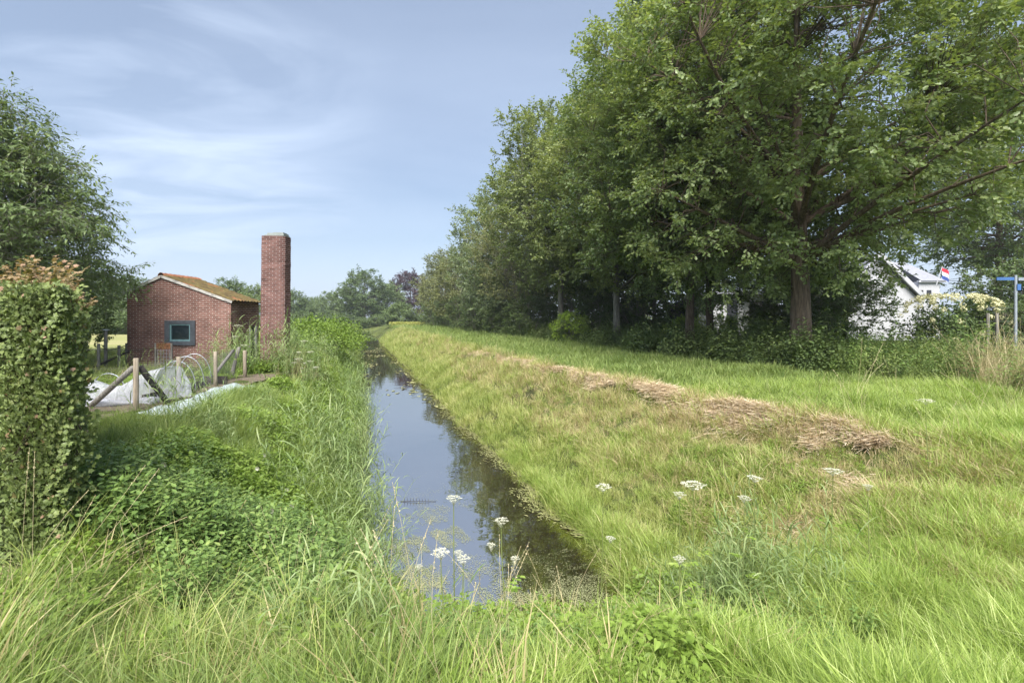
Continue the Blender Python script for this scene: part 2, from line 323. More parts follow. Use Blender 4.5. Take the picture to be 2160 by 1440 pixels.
bu = N(t, 'ShaderNodeBump'); bu.inputs['Distance'].default_value = .05; L(t, nb.outputs[0], bu.inputs['Height']); L(t, bu.outputs[0], p.inputs['Normal'])
M['soil'] = m
m, t, p, o = mat_new('pale_field'); g = N(t, 'ShaderNodeNewGeometry'); mp = N(t, 'ShaderNodeMapping'); mp.inputs['Scale'].default_value = (.05, .6, 1); L(t, g.outputs['Position'], mp.inputs[0]); nb = noise(t, 1, 5, .6, mp.outputs[0])
ra = ramp(t, [(.20, .22, .06), (.28, .28, .10), (.34, .30, .15)], [.35, .5, .65]); L(t, nb.outputs[0], ra.inputs[0]); L(t, ra.outputs[0], p.inputs['Base Color']); p.inputs['Roughness'].default_value = 1
M['field'] = m
# water
m, t, p, o = mat_new('ditch_water'); g = N(t, 'ShaderNodeNewGeometry')
p.inputs['Base Color'].default_value = (.028, .020, .010, 1); p.inputs['Roughness'].default_value = .02; p.inputs['IOR'].default_value = 7.5
na = noise(t, 1.2, 3, .5, g.outputs['Position'], .4); nb = noise(t, 7, 3, .5, g.outputs['Position'], .3)
bu = N(t, 'ShaderNodeBump'); bu.inputs['Strength'].default_value = .35; bu.inputs['Distance'].default_value = .012; L(t, mth(t, 'ADD', na.outputs[0], mth(t, 'MULTIPLY', nb.outputs[0], .12)), bu.inputs['Height']); L(t, bu.outputs[0], p.inputs['Normal'])
M['water'] = m
# plastic sheet and net
m, t, p, o = mat_new('plastic_sheet'); g = N(t, 'ShaderNodeTexCoord'); mp = N(t, 'ShaderNodeMapping'); mp.inputs['Rotation'].default_value = (0, 0, R(-15)); mp.inputs['Scale'].default_value = (9, 1.6, 1); L(t, g.outputs['Object'], mp.inputs[0]); nb = noise(t, 1, 5, .6, mp.outputs[0], .8)
ra = ramp(t, [(.30, .37, .38), (.42, .50, .52), (.6, .66, .68)], [.3, .5, .7]); L(t, nb.outputs[0], ra.inputs[0]); L(t, ra.outputs[0], p.inputs['Base Color']); p.inputs['Roughness'].default_value = .35
bu = N(t, 'ShaderNodeBump'); bu.inputs['Distance'].default_value = .03; bu.inputs['Strength'].default_value = .7; L(t, nb.outputs[0], bu.inputs['Height']); L(t, bu.outputs[0], p.inputs['Normal'])
M['tarp'] = m
m, t, p, o = mat_new('white_netting'); g = N(t, 'ShaderNodeTexCoord'); mp = N(t, 'ShaderNodeMapping'); mp.inputs['Scale'].default_value = (12, 12, 2); L(t, g.outputs['Object'], mp.inputs[0]); nb = noise(t, 1, 5, .7, mp.outputs[0], 1.0)
p.inputs['Base Color'].default_value = (.5, .52, .58, 1); p.inputs['Roughness'].default_value = .5
tp = N(t, 'ShaderNodeBsdfTransparent'); ms = N(t, 'ShaderNodeMixShader'); rr = N(t, 'ShaderNodeMapRange'); rr.inputs['From Min'].default_value = .3; rr.inputs['From Max'].default_value = .7; rr.inputs['To Min'].default_value = .25; rr.inputs['To Max'].default_value = .8; L(t, nb.outputs[0], rr.inputs['Value'])
L(t, rr.outputs[0], ms.inputs[0]); L(t, tp.outputs[0], ms.inputs[1]); L(t, p.outputs[0], ms.inputs[2]); L(t, ms.outputs[0], o.inputs[0])
M['net'] = m
# pantiles with moss
m, t, p, o = mat_new('mossy_pantile'); g = N(t, 'ShaderNodeTexCoord'); nb = noise(t, 5, 6, .7, g.outputs['Object']); nc = noise(t, 1.6, 4, .6, g.outputs['Object'])
tile = ramp(t, [(.24, .09, .04), (.42, .17, .08)], [.3, .7]); L(t, nb.outputs[0], tile.inputs[0])
moss = ramp(t, [(.05, .035, .018), (.12, .085, .03), (.19, .155, .05)], [.3, .5, .7]); L(t, nb.outputs[0], moss.inputs[0])
mr = N(t, 'ShaderNodeMapRange'); mr.inputs['From Min'].default_value = .31; mr.inputs['From Max'].default_value = .40; L(t, nc.outputs[0], mr.inputs['Value'])
L(t, mixc(t, mr.outputs[0], tile.outputs[0], moss.outputs[0]), p.inputs['Base Color']); p.inputs['Roughness'].default_value = .95
bu = N(t, 'ShaderNodeBump'); bu.inputs['Distance'].default_value = .03; L(t, nb.outputs[0], bu.inputs['Height']); L(t, bu.outputs[0], p.inputs['Normal'])
M['pantile'] = m
M['ridge'] = plain('ridge_clay', (.5, .2, .10), .85, .4, 9)
M['barge'] = streak('weathered_white', (.2, .19, .18), (.42, .41, .39), (.6, .59, .57), (6, 6, 6))
M['frame'] = plain('dark_frame', (.06, .07, .085), .5, .3, 10)
M['frame2'] = plain('teal_frame', (.12, .22, .24), .5, .2, 10)
m, t, p, o = mat_new('window_glass'); p.inputs['Base Color'].default_value = (.012, .02, .026, 1); p.inputs['Roughness'].default_value = .06; p.inputs['IOR'].default_value = 1.6
M['glass'] = m

# ------------------------------------------------------------------ ground, water
def grid_sheet(xs, ys, zf):
    X, Y = np.meshgrid(xs, ys); Z = zf(X, Y); n, m_ = X.shape
    b = MB(); i = np.arange(n - 1)[:, None] * m_ + np.arange(m_ - 1)[None]
    b.add(np.stack([X, Y, Z], -1).reshape(-1, 3), quads=np.stack([i, i + 1, i + 1 + m_, i + m_], -1).reshape(-1, 4)); return b
vs = np.concatenate([np.linspace(-30, 0, 8), np.arange(.2, 14, .2), np.arange(14, 40, .5), np.arange(40, 130, 2), np.geomspace(132, 2600, 24)])
us = np.concatenate([-np.geomspace(900, 12, 16), np.arange(-11, -4, .5), np.arange(-4, 9, .17), np.arange(9.2, 22, .6), np.geomspace(23, 1400, 20)])
U, V_ = np.meshgrid(us, vs); X = U - K * np.minimum(V_, 400); Z = gz(X, V_); 
Z = np.where(V_ > 400, -0.0, Z)
b = MB(); n_, m_ = U.shape; i = np.arange(n_ - 1)[:, None] * m_ + np.arange(m_ - 1)[None]
b.add(np.stack([X, V_, Z], -1).reshape(-1, 3), quads=np.stack([i, i + 1, i + 1 + m_, i + m_], -1).reshape(-1, 4))
tag(b.build('ground', M['ground'], smooth=True), 'grassy ground with sloping ditch banks', kind='structure')
b = MB(); ys = np.linspace(4.5, 118, 60); 
b.add(np.concatenate([np.stack([-1.0 - K * ys, ys, np.full(60, WZ)], -1), np.stack([4.9 - K * ys, ys, np.full(60, WZ)], -1)]), quads=[(k, 60 + k, 61 + k, k + 1) for k in range(59)])
tag(b.build('water', M['water']), 'still dark ditch water reflecting the sky and trees', kind='structure')
# pale hay field behind the brick shed
b = MB(); b.add([(-75, 24, .12), (-15, 24, .12), (-21, 58, .12), (-110, 58, .12)], quads=[(0, 1, 2, 3)])
tag(b.build('field', M['field']), 'pale mown field behind the brick shed', kind='structure')
b = grid_sheet(np.linspace(-10.5, -6.75, 40), np.linspace(7.6, 14.5, 60), lambda x, y: gz(x, y) + .02 + .035 * wob(x * 4, y * 4))
tag(b.build('soil', M['soil'], smooth=True), 'bare garden soil around the net tunnel', kind='structure')

# ------------------------------------------------------------------ scatter with geometry nodes (ground cover only)
def scatter(name, P, rot, scl, sources, label, seed=0):
    n = len(P); me = bpy.data.meshes.new(name); me.vertices.add(n); me.vertices.foreach_set('co', np.asarray(P, np.float32).ravel())
    a = me.attributes.new('rot', 'FLOAT_VECTOR', 'POINT'); a.data.foreach_set('vector', np.asarray(rot, np.float32).ravel())
    a = me.attributes.new('scl', 'FLOAT', 'POINT'); a.data.foreach_set('value', np.asarray(scl, np.float32))
    a = me.attributes.new('idx', 'INT', 'POINT'); a.data.foreach_set('value', np.random.default_rng(seed).integers(0, len(sources), n).astype(np.int32))
    me.update(); o = bpy.data.objects.new(name, me); C.objects.link(o)
    col = bpy.data.collections.new(name + '_sources')
    for s in sources: col.objects.link(s)
    ng = bpy.data.node_groups.new(name + '_nodes', 'GeometryNodeTree')
    ng.interface.new_socket('Geometry', in_out='INPUT', socket_type='NodeSocketGeometry'); ng.interface.new_socket('Geometry', in_out='OUTPUT', socket_type='NodeSocketGeometry')
    gi = ng.nodes.new('NodeGroupInput'); go = ng.nodes.new('NodeGroupOutput')
    ci = ng.nodes.new('GeometryNodeCollectionInfo'); ci.inputs['Collection'].default_value = col; ci.inputs['Separate Children'].default_value = True; ci.inputs['Reset Children'].default_value = True
    ip = ng.nodes.new('GeometryNodeInstanceOnPoints'); ip.inputs['Pick Instance'].default_value = True
    def na(nm, ty):
        x = ng.nodes.new('GeometryNodeInputNamedAttribute'); x.data_type = ty; x.inputs['Name'].default_value = nm; return x.outputs[0]
    ng.links.new(gi.outputs[0], ip.inputs['Points']); ng.links.new(ci.outputs[0], ip.inputs['Instance'])
    ng.links.new(na('rot', 'FLOAT_VECTOR'), ip.inputs['Rotation']); ng.links.new(na('scl', 'FLOAT'), ip.inputs['Scale']); ng.links.new(na('idx', 'INT'), ip.inputs['Instance Index'])
    ng.links.new(ip.outputs[0], go.inputs[0])
    md = o.modifiers.new('cover', 'NODES'); md.node_group = ng
    return tag(o, label, kind='stuff')
def src(b, name, mat, smooth=False):
    me = b.mesh(name, smooth); me.materials.append(mat); return bpy.data.objects.new(name, me)

def tuft(name, mat, n, h, reach, wid, r, seed, seg=5, erect=1.0):
    g = np.random.default_rng(seed); b = MB()
    an = g.uniform(0, 2 * math.pi, n); rr = r * np.sqrt(g.uniform(0, 1, n))
    base = np.stack([rr * np.cos(an), rr * np.sin(an), np.full(n, -.02)], -1)
    da = an + g.normal(0, .9, n); H = h * g.uniform(.45, 1.1, n); Rc = reach * g.uniform(.2, 1.2, n)
    t = np.linspace(0, 1, seg)[None]; p_ = g.uniform(1.6, 2.8, n)[:, None]
    hx = Rc[:, None] * t ** p_; droop = g.uniform(.0, .55, n)[:, None] * (1 if erect < 1.5 else .3)
    z = H[:, None] * (t - droop * t ** 3)
    P = base[:, None] + np.stack([np.cos(da)[:, None] * hx, np.sin(da)[:, None] * hx, z], -1)
    wv = wid * g.uniform(.6, 1.3, n)[:, None] * np.array([.8, 1, .85, .55, .08])[:seg][None] if seg == 5 else wid * np.linspace(1, .1, seg)[None] * np.ones((n, 1))
    side = np.stack([-np.sin(da + g.normal(0, .5, n)), np.cos(da), np.zeros(n)], -1); side = nrm(side)
    b.ribbons(P, wv, side, a=g.uniform(0, 1, n)); return src(b, name, mat)
GR = [tuft('grass_tuft', M['grass'], 22, .42, .30, .0065, .07, 10 + i) for i in range(5)]
GB = [tuft('bank_tuft', M['grass_bank'], 24, .24, .14, .006, .08, 20 + i) for i in range(5)]
GT = [tuft('top_tuft', M['grass_top'], 24, .16, .10, .007, .09, 30 + i) for i in range(4)]
GD = [tuft('dry_tuft', M['drybank'], 22, .24, .18, .006, .09, 40 + i) for i in range(4)]
GL = [tuft('long_tuft', M['grass_bank'], 15, .66, .5, .0052, .05, 35 + i) for i in range(4)]
TALL = [tuft('tall_dry', M['dry'], 10, .95, .35, .006, .08, 50 + i, erect=2) for i in range(4)]

def seedgrass(seed):            # flowering grass stems with narrow heads
    g = np.random.default_rng(seed); b = MB()
    for k in range(4):
        h = g.uniform(.6, .95); a = g.uniform(0, 6.28); le = g.uniform(.12, .35); t = np.linspace(0, 1, 7)
        P = np.stack([np.cos(a) * le * t ** 2, np.sin(a) * le * t ** 2, h * t], -1) + np.array([g.normal(0, .04), g.normal(0, .04), 0])
        b.tube(P, .001, 3, False, a=g.uniform(.3, .9))
        n = 22; tt = g.uniform(.8, 1.0, n); Q = P[-1] * tt[:, None] + (1 - tt[:, None]) * P[-2] * 0 + np.array([0, 0, 0.0])
        Q = P[0] + (P[-1] - P[0]) * 1.0 - (P[-1] - P[-2]) * ((1 - tt) * 5)[:, None]
        b.leaves(DIA, Q, nrm(P[-1] - P[-2])[None] + g.normal(0, .35, (n, 3)), g.normal(0, 1, (n, 3)), g.uniform(.006, .011, n), a=.9)
    return src(b, 'seed_grass', M['dry'])
SG = [seedgrass(60 + i) for i in range(4)]

def nettle(seed, mat, H=.75, ls=.085, tpl=NETTLE, pairs=9):
    g = np.random.default_rng(seed); b = MB()
    for s in range(3):
        h = H * g.uniform(.75, 1.1); a0 = g.uniform(0, 6.28); off = np.array([g.normal(0, .06), g.normal(0, .06), 0]); lean = g.normal(0, .12, 2)
        t = np.linspace(0, 1, 5); P = off + np.stack([lean[0] * t ** 1.5, lean[1] * t ** 1.5, h * t], -1); b.tube(P, .003, 3, False, a=.5)
        for k in range(pairs):
            tt = .25 + .75 * k / (pairs - 1); c = off + np.array([lean[0] * tt ** 1.5, lean[1] * tt ** 1.5, h * tt]); az = a0 + k * 1.571 + g.normal(0, .2)
            aa = az + np.array([0, math.pi]) if k % 1 == 0 else az
            sz = ls * (1.15 - .55 * abs(tt - .55) * 1.6) * g.uniform(.8, 1.15, 2); up = g.uniform(-.35, .35, 2) + (.5 if tt > .95 else 0)
            A = np.stack([np.cos(aa), np.sin(aa), up], -1); Nn = np.stack([-np.cos(aa) * up * .5, -np.sin(aa) * up * .5, np.ones(2)], -1) + g.normal(0, .18, (2, 3))
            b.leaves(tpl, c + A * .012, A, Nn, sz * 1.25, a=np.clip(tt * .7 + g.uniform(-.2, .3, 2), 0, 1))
    return src(b, 'nettle', mat)
NE = [nettle(70 + i, M['nettle'], .58, .062, pairs=10) for i in range(6)]
UN = [nettle(80 + i, M['under'], 1.05, .08, pairs=13) for i in range(5)]

def herbclump(seed, mat, n=190, r=.24, h=.34, ls=.042, tpl=HEART, name='herb'):
    g = np.random.default_rng(seed); b = MB(); a = g.uniform(0, 6.28, n); rr = r * np.sqrt(g.uniform(0, 1, n))
    z = h * (1 - (rr / r) ** 2 * .5) * g.uniform(.25, 1.05, n); P = np.stack([rr * np.cos(a), rr * np.sin(a), z], -1)
    A = np.stack([np.cos(a + g.normal(0, .9, n)), np.sin(a + g.normal(0, .9, n)), g.normal(-.1, .35, n)], -1)
    Nn = np.stack([g.normal(0, .45, n), g.normal(0, .45, n), np.ones(n)], -1)
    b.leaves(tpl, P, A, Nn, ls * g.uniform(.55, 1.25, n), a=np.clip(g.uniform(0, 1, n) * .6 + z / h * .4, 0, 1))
    k = g.permutation(n)[:26]; b.lines(np.stack([P[k, 0] * .3, P[k, 1] * .3, 0 * k], -1), P[k], .0018, .001, a=.3)
    return src(b, name, mat)
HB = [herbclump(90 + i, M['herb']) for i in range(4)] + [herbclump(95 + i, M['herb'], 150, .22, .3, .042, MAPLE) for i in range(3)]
BR = [herbclump(100 + i, M['under'], 420, .45, .8, .062, OVAL, 'bramble') for i in range(4)]

def reed(seed, H=1.35):
    g = np.random.default_rng(seed); b = MB()
    for s in range(2):
        h = H * g.uniform(.75, 1.1); off = np.array([g.normal(0, .07), g.normal(0, .07), 0]); a0 = g.uniform(0, 6.28); le = g.uniform(.08, .35)
        f = lambda t: off + np.stack([np.cos(a0) * le * t ** 2, np.sin(a0) * le * t ** 2, h * t], -1)
        t = np.linspace(0, 1, 6); b.tube(f(t), np.linspace(.004, .0015, 6), 3, False, a=.6)
        n = 10; tt = np.linspace(.22, .98, n); c = f(tt); az = a0 + np.arange(n) * math.pi + g.normal(0, .7, n)
        Ln = g.uniform(.26, .46, n) * (1 - .3 * tt); up = g.uniform(.5, 1.1, n) + tt * .5
        q = np.linspace(0, 1, 6)[None]; hx = Ln[:, None] * (q * .75 + .1 * q ** 2); zz = Ln[:, None] * (up[:, None] * q - g.uniform(.5, 1.2, n)[:, None] * q ** 2.3)
        P = c[:, None] + np.stack([np.cos(az)[:, None] * hx, np.sin(az)[:, None] * hx, zz], -1)
        wv = g.uniform(.012, .02, n)[:, None] * np.array([.5, 1, 1, .8, .5, .04])[None]
        b.ribbons(P, wv, nrm(np.stack([-np.sin(az), np.cos(az), g.normal(0, .3, n)], -1)), a=g.uniform(.1, 1, n))
    return src(b, 'reed', M['reed'])
RE = [reed(110 + i) for i in range(6)]

def samp(n, y0, y1, tx0, tx1, seed, pw=1.0):     # points inside the wedge the photograph could see, more of them close by
    g = np.random.default_rng(seed); q = g.uniform(0, 1, n)
    Y = y0 * (y1 / y0) ** q if pw == 0 else (y0 ** pw + q * (y1 ** pw - y0 ** pw)) ** (1 / pw)
    X = g.uniform(tx0, tx1, n) * Y; return X, Y, g
def put(name, sources, X, Y, g, s0, s1, label, tilt=.15, zoff=0.0, wind=None, dist_scale=0.0):
    n = len(X); leafy = sources[0] in HB or sources[0] in NE; s = g.uniform(s0, s1, n) * (1 + dist_scale * Y) * np.clip(1 + .38 * wob(X * 2.3, Y * 2.1) + .2 * wob(X * 6.1, Y * 5.3), .5, 1.1 if leafy else 1.6)
    rot = np.stack([g.normal(0, tilt, n), g.normal(0, tilt, n), g.uniform(0, 6.283, n)], -1)
    if wind is not None:
        l = wind + g.normal(0, tilt, n); th = rot[:, 2].copy(); rot = np.stack([np.arctan2(np.sin(l) * np.sin(th), np.cos(l)), np.arcsin(np.clip(np.sin(l) * np.cos(th), -1, 1)), np.arctan2(np.sin(th), np.cos(l) * np.cos(th))], -1)
    return scatter(name, np.stack([X, Y, gz(X, Y) + zoff], -1), rot, s, sources, label, int(n))
TX = 1.2
def uu(X, Y): return X + K * Y
LW = lambda Y: 0.0 + .22 * (1 - sstep(6, 10, Y)) + 0.12 * np.sin(Y * 0.45) + 0.06 * np.sin(Y * 1.7)
RW = lambda Y: 3.42 + .16 * np.exp(-((Y - 6) / 3.5) ** 2) + 0.08 * np.sin(Y * 0.6 + 1) + 0.05 * np.sin(Y * 1.9)
def inhedge(X, Y): return (X < -3.2 - (Y - 3.3) * .72) & (Y > 2.9) & (Y < 6.6)
def indish(X, Y): return gz(X, Y) < WZ + .02
def garden(X, Y): return (X < -6.3) & (X > -12) & (Y > 7.4) & (Y < 18.5)
def tarpz(X, Y): return (X < -5.4 - (Y - 8.2) * .32) & (Y > 7.7) & (Y < 12.5) & (X > -8)
def strawz(u, Y, g): return (u > SH(Y) - .55) & (u < SH(Y) + .3) & (Y > 6.3) & (Y < 17) & (g.uniform(0, 1, len(u)) < .55)
def towerz(X, Y): return (X < -7.4) & (X > -8.5) & (Y > 15.8) & (Y < 16.6)

# long bright grass in the foreground and on the right
X, Y, g = samp(52000, 1.25, 12, -TX, TX, 1, 1.15); u = uu(X, Y); z = gz(X, Y)
bankmid = sstep(3.6, 4.2, u) * (1 - sstep(SH(Y) - .3, SH(Y) + .5, u)) * sstep(4.6, 6, Y)
left = (u < 1.9)
keep = ~indish(X, Y) & ~inhedge(X, Y) & ~garden(X, Y) & ~tarpz(X, Y) & (g.uniform(0, 1, len(X)) > bankmid * .9)
leftk = np.where(left, np.where(Y < 3.1, .5, np.where((X < -4.2) & (Y > 5.5), .95, .12)), 1.0)
leftk = np.where((u < 4.2) & (Y > 2.7) & (Y < 6.2) & ~left, .6, leftk); leftk = np.where(left & (Y > 5.6) & (X < -3.6), 1, leftk)
keep &= g.uniform(0, 1, len(X)) < leftk; keep &= ~((Y > 3.0) & (Y < 6.5) & (u > -.6) & (u < 3.6) & (g.uniform(0, 1, len(X)) < .6))
keep &= ~((u > SH(Y)) & (Y > 7.5) & (g.uniform(0, 1, len(X)) < .6)); keep &= ~strawz(u, Y, g)
X, Y = X[keep], Y[keep]; u = uu(X, Y)
lf = X < -.25 + .3 * np.sin(Y * 3); GRL = [tuft('olive_tuft', M['grass_top'], 24, .44, .32, .0055, .07, 15 + i) for i in range(4)]
put('left_grass', GRL + GR[:1], X[lf], Y[lf], g, .55, 1.0, 'darker fine grass in the left foreground', .4); X, Y = X[~lf], Y[~lf]
put('grass', GR, X, Y, g, .55, 1.0, 'long bright green grass in the foreground', .35, wind=-.3)
# bank grass, green and browned
X, Y, g = samp(95000, 3.5, 75, -.36, TX, 2, .75); u = uu(X, Y)
onb = (u > RW(Y) - .1) & (u < SH(Y) + .5) & ~indish(X, Y) & ~strawz(u, Y, g)
brown = sstep(4.3, 5.2, u) * (1 - sstep(SH(Y) + .1, SH(Y) + .9, u)) * (.45 + .5 * (wob(X * .8, Y * .5) > -.3)) * (1 - .55 * sstep(14, 40, Y))
r_ = g.uniform(0, 1, len(X)); bc = .62 + .3 * (1 - sstep(9, 14, Y)); kb = onb & (r_ >= brown * bc); kd = onb & (r_ < brown * bc)
put('bank_grass', GB, X[kb], Y[kb], g, .62, 1.08, 'short yellow green grass on the right ditch bank', .25, dist_scale=.035)
put('browned_grass', GD, X[kd], Y[kd], g, .6, 1.1, 'browned dry grass on the right ditch bank', .35, dist_scale=.03)
# level strip on top of the right bank and the far meadow
X, Y, g = samp(60000, 5.5, 110, -.25, TX, 3, .7); u = uu(X, Y); k = (u > SH(Y) + .2) & (u < 15) & ~strawz(u, Y, g)
put('bank_top_grass', GT, X[k], Y[k], g, .8, 1.35, 'short green grass along the top of the right bank', .2, dist_scale=.04)
# left bank
X, Y, g = samp(30000, 6.5, 90, -.95, -.2, 4, .7); u = uu(X, Y); k = (u > -9) & (u < LW(Y) + .1) & ~((X < -4.3 - .2 * (Y - 6)) & (Y < 13)) & ~garden(X, Y) & ~tarpz(X, Y) & ~inhedge(X, Y) & ~towerz(X, Y) & ~((X < -8) & (Y < 19))
put('left_bank_grass', GR, X[k], Y[k], g, .6, 1.1, 'tangled grass on the left ditch bank', .3, dist_scale=.01)
# leafy herbs on the left bank and in front
X, Y, g = samp(26000, 2.2, 32, -.95, .5, 5, .8); u = uu(X, Y)
k = ((u < LW(Y) + .15) & (u > -3.6) & (Y > 4.6) & (wob(X * 1.2, Y * .8) > -.75)) | ((Y < 5.6) & (Y > 2.5) & (u > -1.2) & (u < 4.3) & (wob(X * 2.5, Y * 2.5) > .1) & (g.uniform(0, 1, len(X)) < .5))
k &= ~indish(X, Y) & ~tarpz(X, Y) & ~garden(X, Y) & ~inhedge(X, Y) & ~towerz(X, Y) & ~((X < -4.3 - .18 * (Y - 6)) & (Y < 12.5))
kk = k & (g.uniform(0, 1, len(X)) < .85)
put('herbs', HB, X[kk], Y[kk], g, .5, 1.05, 'light green creeping leaves covering the left bank', .25, dist_scale=.02)
# nettles
X, Y, g = samp(9000, 2.5, 6.2, -1.1, -.1, 6, 1.2); u = uu(X, Y); k = (X < -.9 - .25 * (Y - 2.5)) & (u < -.2) & (Y > 2.9) & (Y < 5.6 + .3 * np.sin(X * 3)) & ~inhedge(X, Y) & ~((X < -4.0) & (Y > 5.0))
k &= g.uniform(0, 1, len(X)) < np.where(X > -1.6, .2, .55) * (.35 + .9 * (wob(X * 1.9, Y * 2.1) > -.3))
k &= ~((X < -2.3) & (Y < 3.6))
put('nettles', NE, X[k], Y[k], g, .4, .85, 'dark green nettles growing beside the hedge', .12)
X, Y, g = samp(500, 2.7, 5.2, .05, .75, 66, 1.2)
put('young_nettles', NE, X[(uu(X, Y) > 2.6) & (uu(X, Y) < 4.2)], Y[(uu(X, Y) > 2.6) & (uu(X, Y) < 4.2)], g, .3, .5, 'low nettles near the corner of the water', .15)
# reeds
X, Y, g = samp(9500, 3.6, 62, -.85, .0, 7, .75); u = uu(X, Y); lw = LW(Y)
k = (u > lw - .75) & (u < lw + .45) & (Y > 4.2); k2 = (u > -3.2) & (u < lw) & (Y > 6.5) & (g.uniform(0, 1, len(X)) < .26)
k = k & (Y > 4.8) | k2; k &= ~tarpz(X, Y) & ~towerz(X, Y) & ~garden(X, Y) & ~((X < -4.2 - .2 * (Y - 6)) & (Y < 13))
zz = -.05
kf = k & (Y < 7.0); k = k & (Y >= 7.0); kf &= (u < lw + .15)
put('short_reeds', RE, X[kf], Y[kf], g, .35, .6, 'shorter fine reeds at the near left edge of the water', .25)
put('reeds', RE, X[k], Y[k], g, .45, .9, 'blue green reeds along the left edge of the water', .22)
g = np.random.default_rng(8); X = g.normal(2.05, .33, 130); Y = g.normal(4.6, .3, 130)
put('reed_patch', RE, X, Y, g, .4, .62, 'patch of arching reeds at the near right corner of the ditch', .35)
X = g.normal(-1.0, .25, 34); Y = g.normal(3.1, .3, 34)
put('foreground_reeds', RE, X, Y, g, .35, .5, 'scattered reed shoots in the left foreground', .25)
X = g.uniform(-5.1, -4.1, 34); Y = 7.3 + g.normal(0, .3, 34)
put('reeds_by_the_sheet', RE, X, Y, g, .55, .85, 'pale reeds standing in front of the plastic sheet', .2)
X, Y, g = samp(1500, 2.6, 5.2, -.5, .55, 71, 1.1); u = uu(X, Y); k = (u > -.9) & (u < 4.2) & ~indish(X, Y) & (wob(X * 2.2 + 3, Y * 2.2) > 0)
put('front_weeds', NE + HB, X[k], Y[k], g, .35, .6, 'mixed leafy weeds at the near end of the ditch', .2)
X, Y, g = samp(2600, 4.2, 22, .0, TX, 72, .9); u = uu(X, Y); k = (u > RW(Y) + .1) & (u < SH(Y)) & (wob(X * 1.7, Y * 1.3) > .25)
put('bank_weeds', HB + GR, X[k], Y[k], g, .3, .6, 'small weeds and coarse tufts scattered over the right bank', .25)
X, Y, g = samp(5000, 2.6, 9, .3, TX, 73, .9); u = uu(X, Y); k = (u > 4.3) & (wob(X * 1.1 + 2, Y * 1.2) > .35)
put('right_weeds', HB, X[k], Y[k], g, .3, .55, 'low leafy weeds among the grass at right', .25)
X, Y, g = samp(1300, 2.0, 6.5, -TX, .5, 74, 1.1); u = uu(X, Y); k = ~inhedge(X, Y) & ~indish(X, Y) & (X < -.75) & (g.uniform(0, 1, len(X)) < np.where(Y < 3.4, .6, .3))
put('long_grass', GL, X[k], Y[k], g, .6, 1.1, 'long arching grass in the left foreground', .2)
X, Y, g = samp(3600, 1.9, 3.8, -TX, .4, 75, 1.1); u = uu(X, Y); k = ~inhedge(X, Y) & (u < 2.5) & (wob(X * 3, Y * 3) > -.4)
put('left_weeds', HB + GB, X[k], Y[k], g, .35, .8, 'low leafy weeds among the left foreground grass', .25)
X, Y, g = samp(600, 1.9, 5.0, -TX, .6, 77, 1.1); u = uu(X, Y); k = ~inhedge(X, Y) & ~indish(X, Y) & (u < 3.5)
put('faded_tufts', GD + GT, X[k], Y[k], g, 1.0, 1.7, 'faded olive tufts among the foreground grass', .4)
# overhanging grass at the right water line
X, Y, g = samp(9000, 5.6, 60, -.3, .4, 76, .6); u = uu(X, Y); k = (u > RW(Y) - .12) & (u < RW(Y) + .35)
put('water_edge_grass', GB, X[k], Y[k], g, .55, 1.15, 'bright grass hanging over the right edge of the water', .3, wind=-.25, dist_scale=.02)
# seed heads
X, Y, g = samp(200, 1.9, 9, -TX, TX, 9, 1.0); u = uu(X, Y); k = ~indish(X, Y) & ~inhedge(X, Y) & ((u < 1.5) & (Y < 4) | (u > 6))
put('seeding_grass', SG, X[k], Y[k], g, .7, 1.0, 'thin straw coloured flowering grass stems', .25)
# undergrowth under the right-hand trees
X, Y, g = samp(15000, 6, 125, -.1, 1.45, 12, .7); u = uu(X, Y); edge = 13.6 + .45 * wob(X, Y)
k = (u > edge) & (u < 20)
k1 = k & (X < .66 * Y); k = k & (X >= .66 * Y)
put('light_undergrowth', [nettle(86 + i, M['nettle'], 1.15, .075, pairs=14) for i in range(3)] + [herbclump(104 + i, M['grass_top'], 420, .45, .95, .06, LANCE, 'tall_weed') for i in range(2)] + [herbclump(107, M['under'], 420, .45, .9, .06, OVAL, 'thicket')], X[k], Y[k], g, .65, 1.1, 'lighter green weeds and brambles in front of the white house', .15)
k = k1
put('undergrowth', UN + BR, X[k], Y[k], g, .8, 1.5, 'dark green nettles and brambles under the oak trees', .15)
X, Y, g = samp(5000, 8, 16, .85, 1.4, 13, 1.0); u = uu(X, Y); k = (u > 13.2) & (u < 17) & (X > .90 * Y) & (u > 13.9) & (u < 16.2) & (g.uniform(0, 1, len(X)) < .75 * sstep(.88, 1.0, X / Y))
put('tall_dry_grass', TALL + SG, X[k], Y[k], g, .9, 1.5, 'tall straw coloured grass at the right edge', .12)
X, Y, g = samp(900, 14, 34, -.5, -.3, 14, 1.0); u = uu(X, Y); k = (u > -4.2) & (u < -1.2)
put('tall_green_grass', TALL + RE, X[k], Y[k], g, .6, .95, 'tall tan grass on the left bank beyond the chimney', .12)

